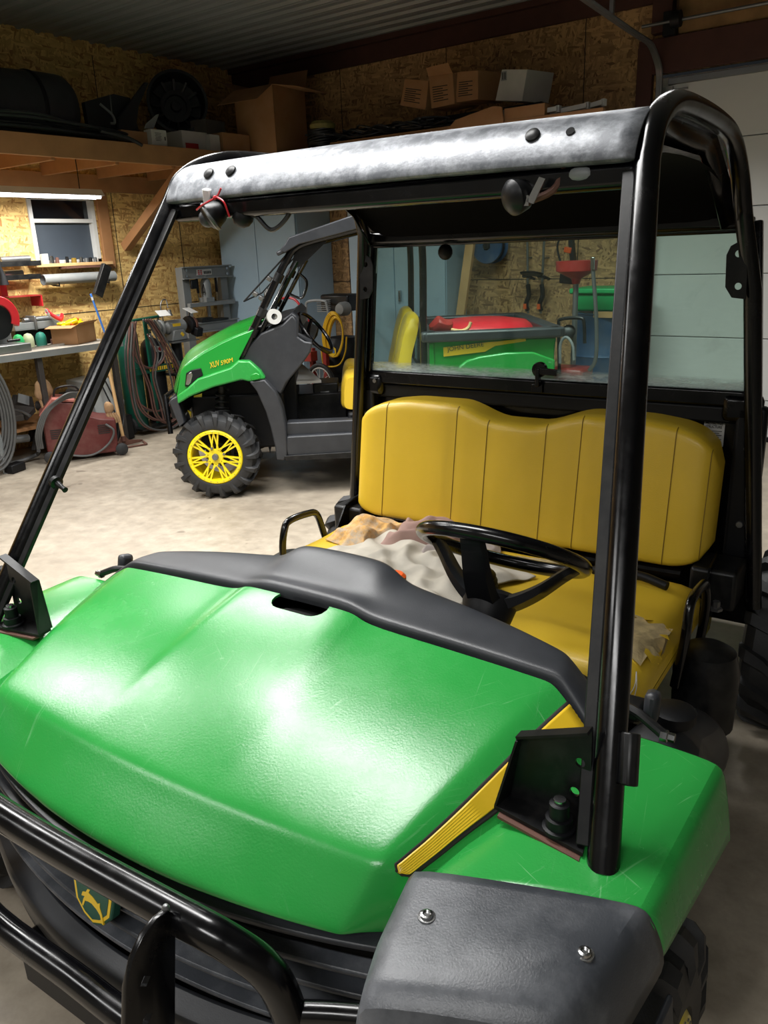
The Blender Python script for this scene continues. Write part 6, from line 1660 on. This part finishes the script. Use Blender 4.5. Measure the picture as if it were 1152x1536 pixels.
# ---- ------------------------------------------------ loft contents
# large black tub lying at the left end
a_ = W(45, 130, 0, -5.75)
tb = thing('plastic_tub', 'large round black plastic tub lying on its side at the left end of the loft', 'tub', (-5.7, 4.15, LZ))
rt_ = .30; cz_ = LZ+.30
yE = W(92, 150, 0, -5.7).y
ob('tub_body', G().lathe([(rt_*.85, -1.1), (rt_, -.2), (rt_, -.05), (rt_*.99, .0), (rt_*.9, .04), (0, .05)], (-5.72, yE-.04, cz_), (0, 1, 0), 40), M['cowl'], tb)
ob('tub_rib', G().lathe([(rt_*.99, 0), (rt_*1.02, .01), (rt_*1.02, .03), (rt_*.99, .04)], (-5.72, yE-.35, cz_), (0, 1, 0), 40), M['blackm'], tb)
# black hoses
bh_ = thing('hose_bundle', 'thick black hoses lying in long flat loops along the loft edge', 'hose', (-5.2, 4.2, LZ))
for k in range(11):
    z = LZ+.02+.016*(k % 6); o = k*.016; xx = -5.06-.03*(k % 5)
    yr_ = 5.05-.09*((k*5) % 7)
    ob('hose_loop', G().tube([(xx-.15, 2.6, z+.02), (xx, 3.3, z+.02), (xx+.02, 4.0, z+.03+.01*(k % 3)), (xx, yr_-.35, z+.015), (xx-.07, yr_, z), (xx-.16, yr_-.05, z), (xx-.20, yr_-.4, z+.01), (xx-.22, 3.6, z+.02)], .014, 7, sm=6), M['cable'], bh_)
ob('hose_tail', G().tube([W(150, 196, 0, -5.0), W(175, 202, 0, -4.99), W(195, 208, 0, -4.985), W(213, 218, 0, -4.975)], .016, 8, sm=4), M['cable'], bh_)
# folded black scrap plastic
def quad(name, pts, x, mat, label, cat, t=.02, foot=None):
    P4 = [W(a, b, 0, x) for a, b in pts]
    if foot is not None:
        for p in P4:
            if p.z < foot+.16: p.z = foot
    return th1(name, G().prism(P4, (t, 0, 0)), mat, label, cat)
quad('fender_liner', [(122,154),(165,142),(190,148),(205,203),(150,203),(128,190)], -5.6, M['cowl'], 'torn black plastic liner standing on the loft right of the tub', 'liner', .05, LZ)
quad('mud_flap', [(175,178),(215,124),(220,125),(205,160),(194,203),(172,203)], -5.5, M['cowl'], 'narrow black plastic strip sticking up from the loft', 'strip', .03, LZ)
th1('bent_rod', G().tube([W(150, 156, 0, -5.45), W(168, 172, 0, -5.42), W(172, 184, 0, -5.4), W(166, 185, 0, -5.4)], .012, 8, sm=5), M['gpaint'], 'bent grey rod in front of the torn black liner', 'rod')
th1('bent_rod', G().tube([W(165, 143, 0, -5.5), W(168, 172, 0, -5.45)], .006, 6), M['steel'], 'thin straight rod standing in front of the torn black liner', 'rod')
# big round fan housing facing us
q = W(266, 153, 0, -5.75); dirn = V((.80, -.55, .12)).normalized()
fh = thing('round_housing', 'large round black wheel-like housing standing on the loft', 'housing', (q.x, q.y, LZ+.16))
rf_ = (W(308, 155, 0, -5.75)-W(224, 155, 0, -5.75)).length*.5*.80
ob('shell', G().lathe([(rf_*.9, -.32), (rf_, -.02), (rf_*1.02, .0), (rf_*1.02, .02), (rf_*.93, .02), (rf_*.86, -.20), (rf_*.55, -.22), (rf_*.52, -.14), (rf_*.38, -.14), (rf_*.36, -.17), (rf_*.18, -.17), (rf_*.16, -.12), (.0, -.11)], q, dirn, 44), M['cowl'], fh)
ax_ = dirn; ux_ = (V((0,0,1))-ax_*ax_.z).normalized(); uy_ = ax_.cross(ux_)
for k in range(12):
    a = 2*math.pi*k/12; p = lambda r, d_: q+ux_*math.cos(a)*r+uy_*math.sin(a)*r+ax_*d_
    ob('web', G().bar(p(rf_*.54, -.16), p(rf_*.86, -.12), .02, .05, ax_), M['cowl'], fh)
# small boxes on the loft
def lb(name, pxa, pya, pxb, pyb, x, dep, mat, label, **k):
    a_, b_ = W(pxa, pya, 0, x), W(pxb, pyb, 0, x)
    h_ = max(.05, a_.z-LZ-.0)
    return carton(name, (x-dep/2, (a_.y+b_.y)/2, LZ), (dep, abs(b_.y-a_.y), h_), mat, label, **k)
lb('carton', 181, 194, 224, 207, -5.12, .20, M['card'], 'low brown carton on the loft edge left of the white label box')
t_, _ = lb('carton', 226, 193, 251, 214, -5.06, .10, M['wcard'], 'small white box with printed label on the loft edge')
a_ = W(231, 199, 0, -5.058); g = G()
for k in range(6): g.box((-5.0595, a_.y+.045, a_.z-.012*k), (.001, .07-.012*(k % 2), .004))
g.box((-5.0595, a_.y+.12, a_.z-.04), (.001, .012, .03)); ob('printed_label', g, M['ink'], t_)
quad('bent_plate', [(218,186),(234,172),(238,171),(230,193),(216,193)], -5.15, M['gpaint'], 'bent pale metal plate behind the low brown carton', 'plate', .006)
t_, _ = lb('carton', 272, 195, 313, 222, -5.16, .30, M['wcard'], 'white carton with red print under the round housing')
a_, b_ = W(275, 213, 0, -5.158), W(301, 221, 0, -5.158); ob('red_print', G().box((-5.159, (a_.y+b_.y)/2, LZ+.045), (.002, b_.y-a_.y-.05, .05)), M['redink'], t_)
lb('carton', 314, 201, 331, 224, -5.10, .20, M['wcard'], 'narrow white box between the red-print carton and brown box')
t_, mt2 = lb('carton', 333, 198, 376, 229, -5.08, .22, M['card'], 'small brown carton on the loft next to the big open box')
a_, b_ = W(304, 178, 0, -5.5), W(340, 205, 0, -5.5)
carton('paper_bag', (-5.6, (a_.y+b_.y)/2, LZ), (.2, b_.y-a_.y, a_.z-LZ), pm('grey_paper', '#77726a', .8), 'dull grey paper sack standing behind the white carton', cat='sack', rz=8)
# big open carton in the corner
bc = W(398, 232, 1, 6.62); bl_, br__ = W(362, 210, 1, 6.7), W(475, 215, 1, 6.8)
hbx = W(410, 130, 1, 6.7).z-RZ
cc_ = W(412, 228, 2, RZ); zt2 = W(412, 128, 0, cc_.x).z
carton('cardboard_box', (cc_.x-.25, cc_.y+.26, RZ), (.50, .52, zt2-RZ), M['card'], 'big open cardboard box with spread flaps in the loft corner', rz=4, flaps=[('-y', 122, .30), ('+x', 100, .30), ('-x', 60, .22), ('+y', 20, .22)])
q = W(400, 113, 1, 6.95); th1('plastic_bag', G().sph((cc_.x-.25, cc_.y+.26, zt2-.04), .17, 14, (1, 1, .6)), M['blackm'], 'black plastic filling poking out of the big open box', 'plastic')
# cable coil
cq = W(480, 212, 1, 6.62); cl = thing('wire_coil', 'coil of black wire standing beside the big open box', 'coil', (cq.x, 6.65, RZ))
for k in range(10): ob('coil_loop', G().tube([(cq.x+(.145-.004*abs(k-4))*math.cos(t*math.pi/14), 6.65+(.13)*math.sin(t*math.pi/14), RZ+.02+.016*k+.01*math.sin(t*.4+k)) for t in range(28)], .010, 6, closed=True), M['cable'], cl)
ob('yellow_top', G().lathe([(.0, .0), (.12, 0), (.125, .04), (.10, .07), (0, .075)], (cq.x+.02, 6.65, RZ+.17), (0, 0, 1), 20), pm('faded_yellow', '#77703c', .7, var=.3, vs=30), cl)
# flat carton + wires + three boxes + white box + brackets
a_, b_ = W(497, 215, 1, 6.50), W(742, 170, 1, 6.50)
th1('flat_carton', G().box(((a_.x+b_.x)/2-.2, 6.66, RZ+.012), (b_.x-a_.x-.35, .30, .02), (0, 0, 0)), M['card'], 'flattened cardboard sheet under the tangled wires on the back shelf', 'cardboard')
th1('draped_carton', G().prism([W(660, 207, 1, 6.46), W(757, 195, 1, 6.46), W(752, 160, 1, 6.46), W(740, 159, 1, 6.46), W(683, 180, 1, 6.46)], (0, .02, 0)), M['card'], 'creased cardboard flap hanging over the back shelf edge', 'cardboard')
rn = random.Random(5); wr_ = thing('wire_tangle', 'tangle of black wires lying along the back shelf', 'wires', (-3.4, 6.7, RZ))
for k in range(16):
    x0 = rn.uniform(-4.5, -3.9); pts = []
    for j in range(7): pts.append((x0+j*rn.uniform(.16, .24), 6.66+rn.uniform(-.10, .12), RZ+.04+rn.uniform(0, .10)))
    ob('wire', G().tube(pts, .009, 6, sm=5), M['cable'], wr_)
def ycart(name, pts, y, dep, mat, label, lines=True, rz=0):
    """front face read on the plane y, real depth behind it"""
    P4 = [W(a, b, 1, y) for a, b in pts]
    t = thing(name, label, 'box', (sum(p.x for p in P4)/len(P4), y+dep/2, min(p.z for p in P4)))
    ob('carton_body', G().prism(P4, (.10, dep, .0)), mat, t, bevel=.003)
    c0, c1 = P4[0].lerp(P4[3], .35), P4[1].lerp(P4[2], .35); d0_, d1_ = P4[0].lerp(P4[3], .8), P4[1].lerp(P4[2], .8)
    if lines:
        g = G()
        for k in range(7):
            a_, b_ = c0.lerp(d0_, k/6), c1.lerp(d1_, k/6); g.bar(a_.lerp(b_, .12)+V((0, -.001, 0)), a_.lerp(b_, .75-.2*(k % 2))+V((0, -.001, 0)), .002, .007, (0, 0, 1))
        ob('print_lines', g, M['ink'], t)
    return t
GB = None
ycart('cardboard_box', [(607,118),(643,121),(638,165),(600,158)], 6.78, .26, M['card'], 'brown printed box, leftmost of three in a row on the back shelf')
t_ = ycart('cardboard_box', [(643,115),(679,110),(682,156),(647,163)], 6.74, .26, M['card'], 'brown printed box with raised flap, middle of three on the back shelf')
ob('flap', G().prism([W(643, 115, 1, 6.74), W(679, 110, 1, 6.74), W(672, 94, 1, 6.70), W(639, 102, 1, 6.70)], (0, .004, 0)), M['card'], t_)
ycart('cardboard_box', [(686,108),(717,105),(717,149),(683,154)], 6.76, .26, M['card'], 'brown printed box, nearest the white carton of the three')
t_ = ycart('white_carton', [(753,104),(791,104),(783,152),(743,151)], 6.72, .30, M['wcard'], 'dusty white carton tilted at the right of the back shelf', lines=False)
q = W(756, 114, 1, 6.718); ob('arrow_print', G().box((q.x, 6.717, q.z), (.05, .002, .07)), M['gpaint'], t_); ob('arrow_marks', G().box((q.x-.01, 6.715, q.z), (.007, .002, .05)).box((q.x+.01, 6.715, q.z), (.007, .002, .05)), M['ink'], t_)
# support for the row of boxes: stacked cardboard underneath
th1('packing_block', G().box((-2.95, 7.0, RZ+.08), (1.75, .34, .16)), M['blackm'], 'dark crate the three boxes and white carton stand on', 'crate', bevel=.005)
ba = [(765,176,836,163), (800,176,880,158), (812,181,904,153), (790,170,900,158), (830,185,892,166)]
for k, (a, b, c, d) in enumerate(ba):
    th1('shelf_bracket', G().bar(W(a, b, 1, 6.55+.05*k), W(c, d, 1, 6.55+.05*k), .03, .035).bar(W(c, d, 1, 6.55+.05*k), W(c, d, 1, 6.55+.05*k)+V((0, .05, 0)), .03, .05), M['white'] if k < 3 else M['gpaint'], 'white metal rail in the loose pile at the right end of the back shelf', 'rail', 'metal rails at the end of the back shelf', bevel=.002)
th1('carton', G().box((W(765, 180, 1, 6.48).x+.12, 6.60, RZ+.045), (.36, .22, .09)), M['card'], 'flat brown carton under the white metal rails', 'box', bevel=.003)
q = W(756, 171, 1, 6.52); th1('pipe_elbow', G().cyl((q.x-.03, 6.55, q.z), (q.x+.06, 6.60, q.z), .035), M['steel'], 'short steel pipe stub in front of the white carton', 'pipe')
FX = [(-.85, 1.45, 3.2, 1.8, .5, 58, 'white ceiling fixture over the front of the near vehicle'),
(-3.35, 1.15, 3.2, 1.8, .5, 74, 'white ceiling fixture over the open floor'),
(-2.6, 2.75, 3.25, 2.0, .4, 78, 'white ceiling fixture between the two vehicles'),
(-1.3, 4.6, 3.4, 2.2, .5, 110, 'added fill fixture over the cargo bed of the far vehicle, out of view'),  # unseen fill, added to brighten the cabinets and back wall
(1.3, -1.7, 3.2, 2.2, .6, 75, 'white ceiling fixture nearest the front right corner', 172),
(-2.3, -1.6, 3.2, 2.2, .6, 55, 'added fill fixture nearest the front left corner, out of view', 160)]  # unseen fill behind the camera, added to brighten nose and cage
for f in FX: fixture(*f)
L = bpy.data.lights.new('bench_lamp', 'AREA'); L.shape = 'RECTANGLE'; L.size = .14; L.size_y = 1.2; L.energy = 52; L.color = (1, .98, .93)
lo = bpy.data.objects.new('bench_lamp', L); COL.objects.link(lo); lo.location = (-5.55, SLY, SLZ-.06)
wd = bpy.data.worlds.new('world'); C.world = wd; wd.use_nodes = True
wd.node_tree.nodes['Background'].inputs[0].default_value = (.5, .55, .6, 1); wd.node_tree.nodes['Background'].inputs[1].default_value = .02
C.view_settings.view_transform = 'Standard'; C.view_settings.look = 'None'; C.view_settings.gamma = 1; C.view_settings.use_curve_mapping = False
C.view_settings.exposure = 0
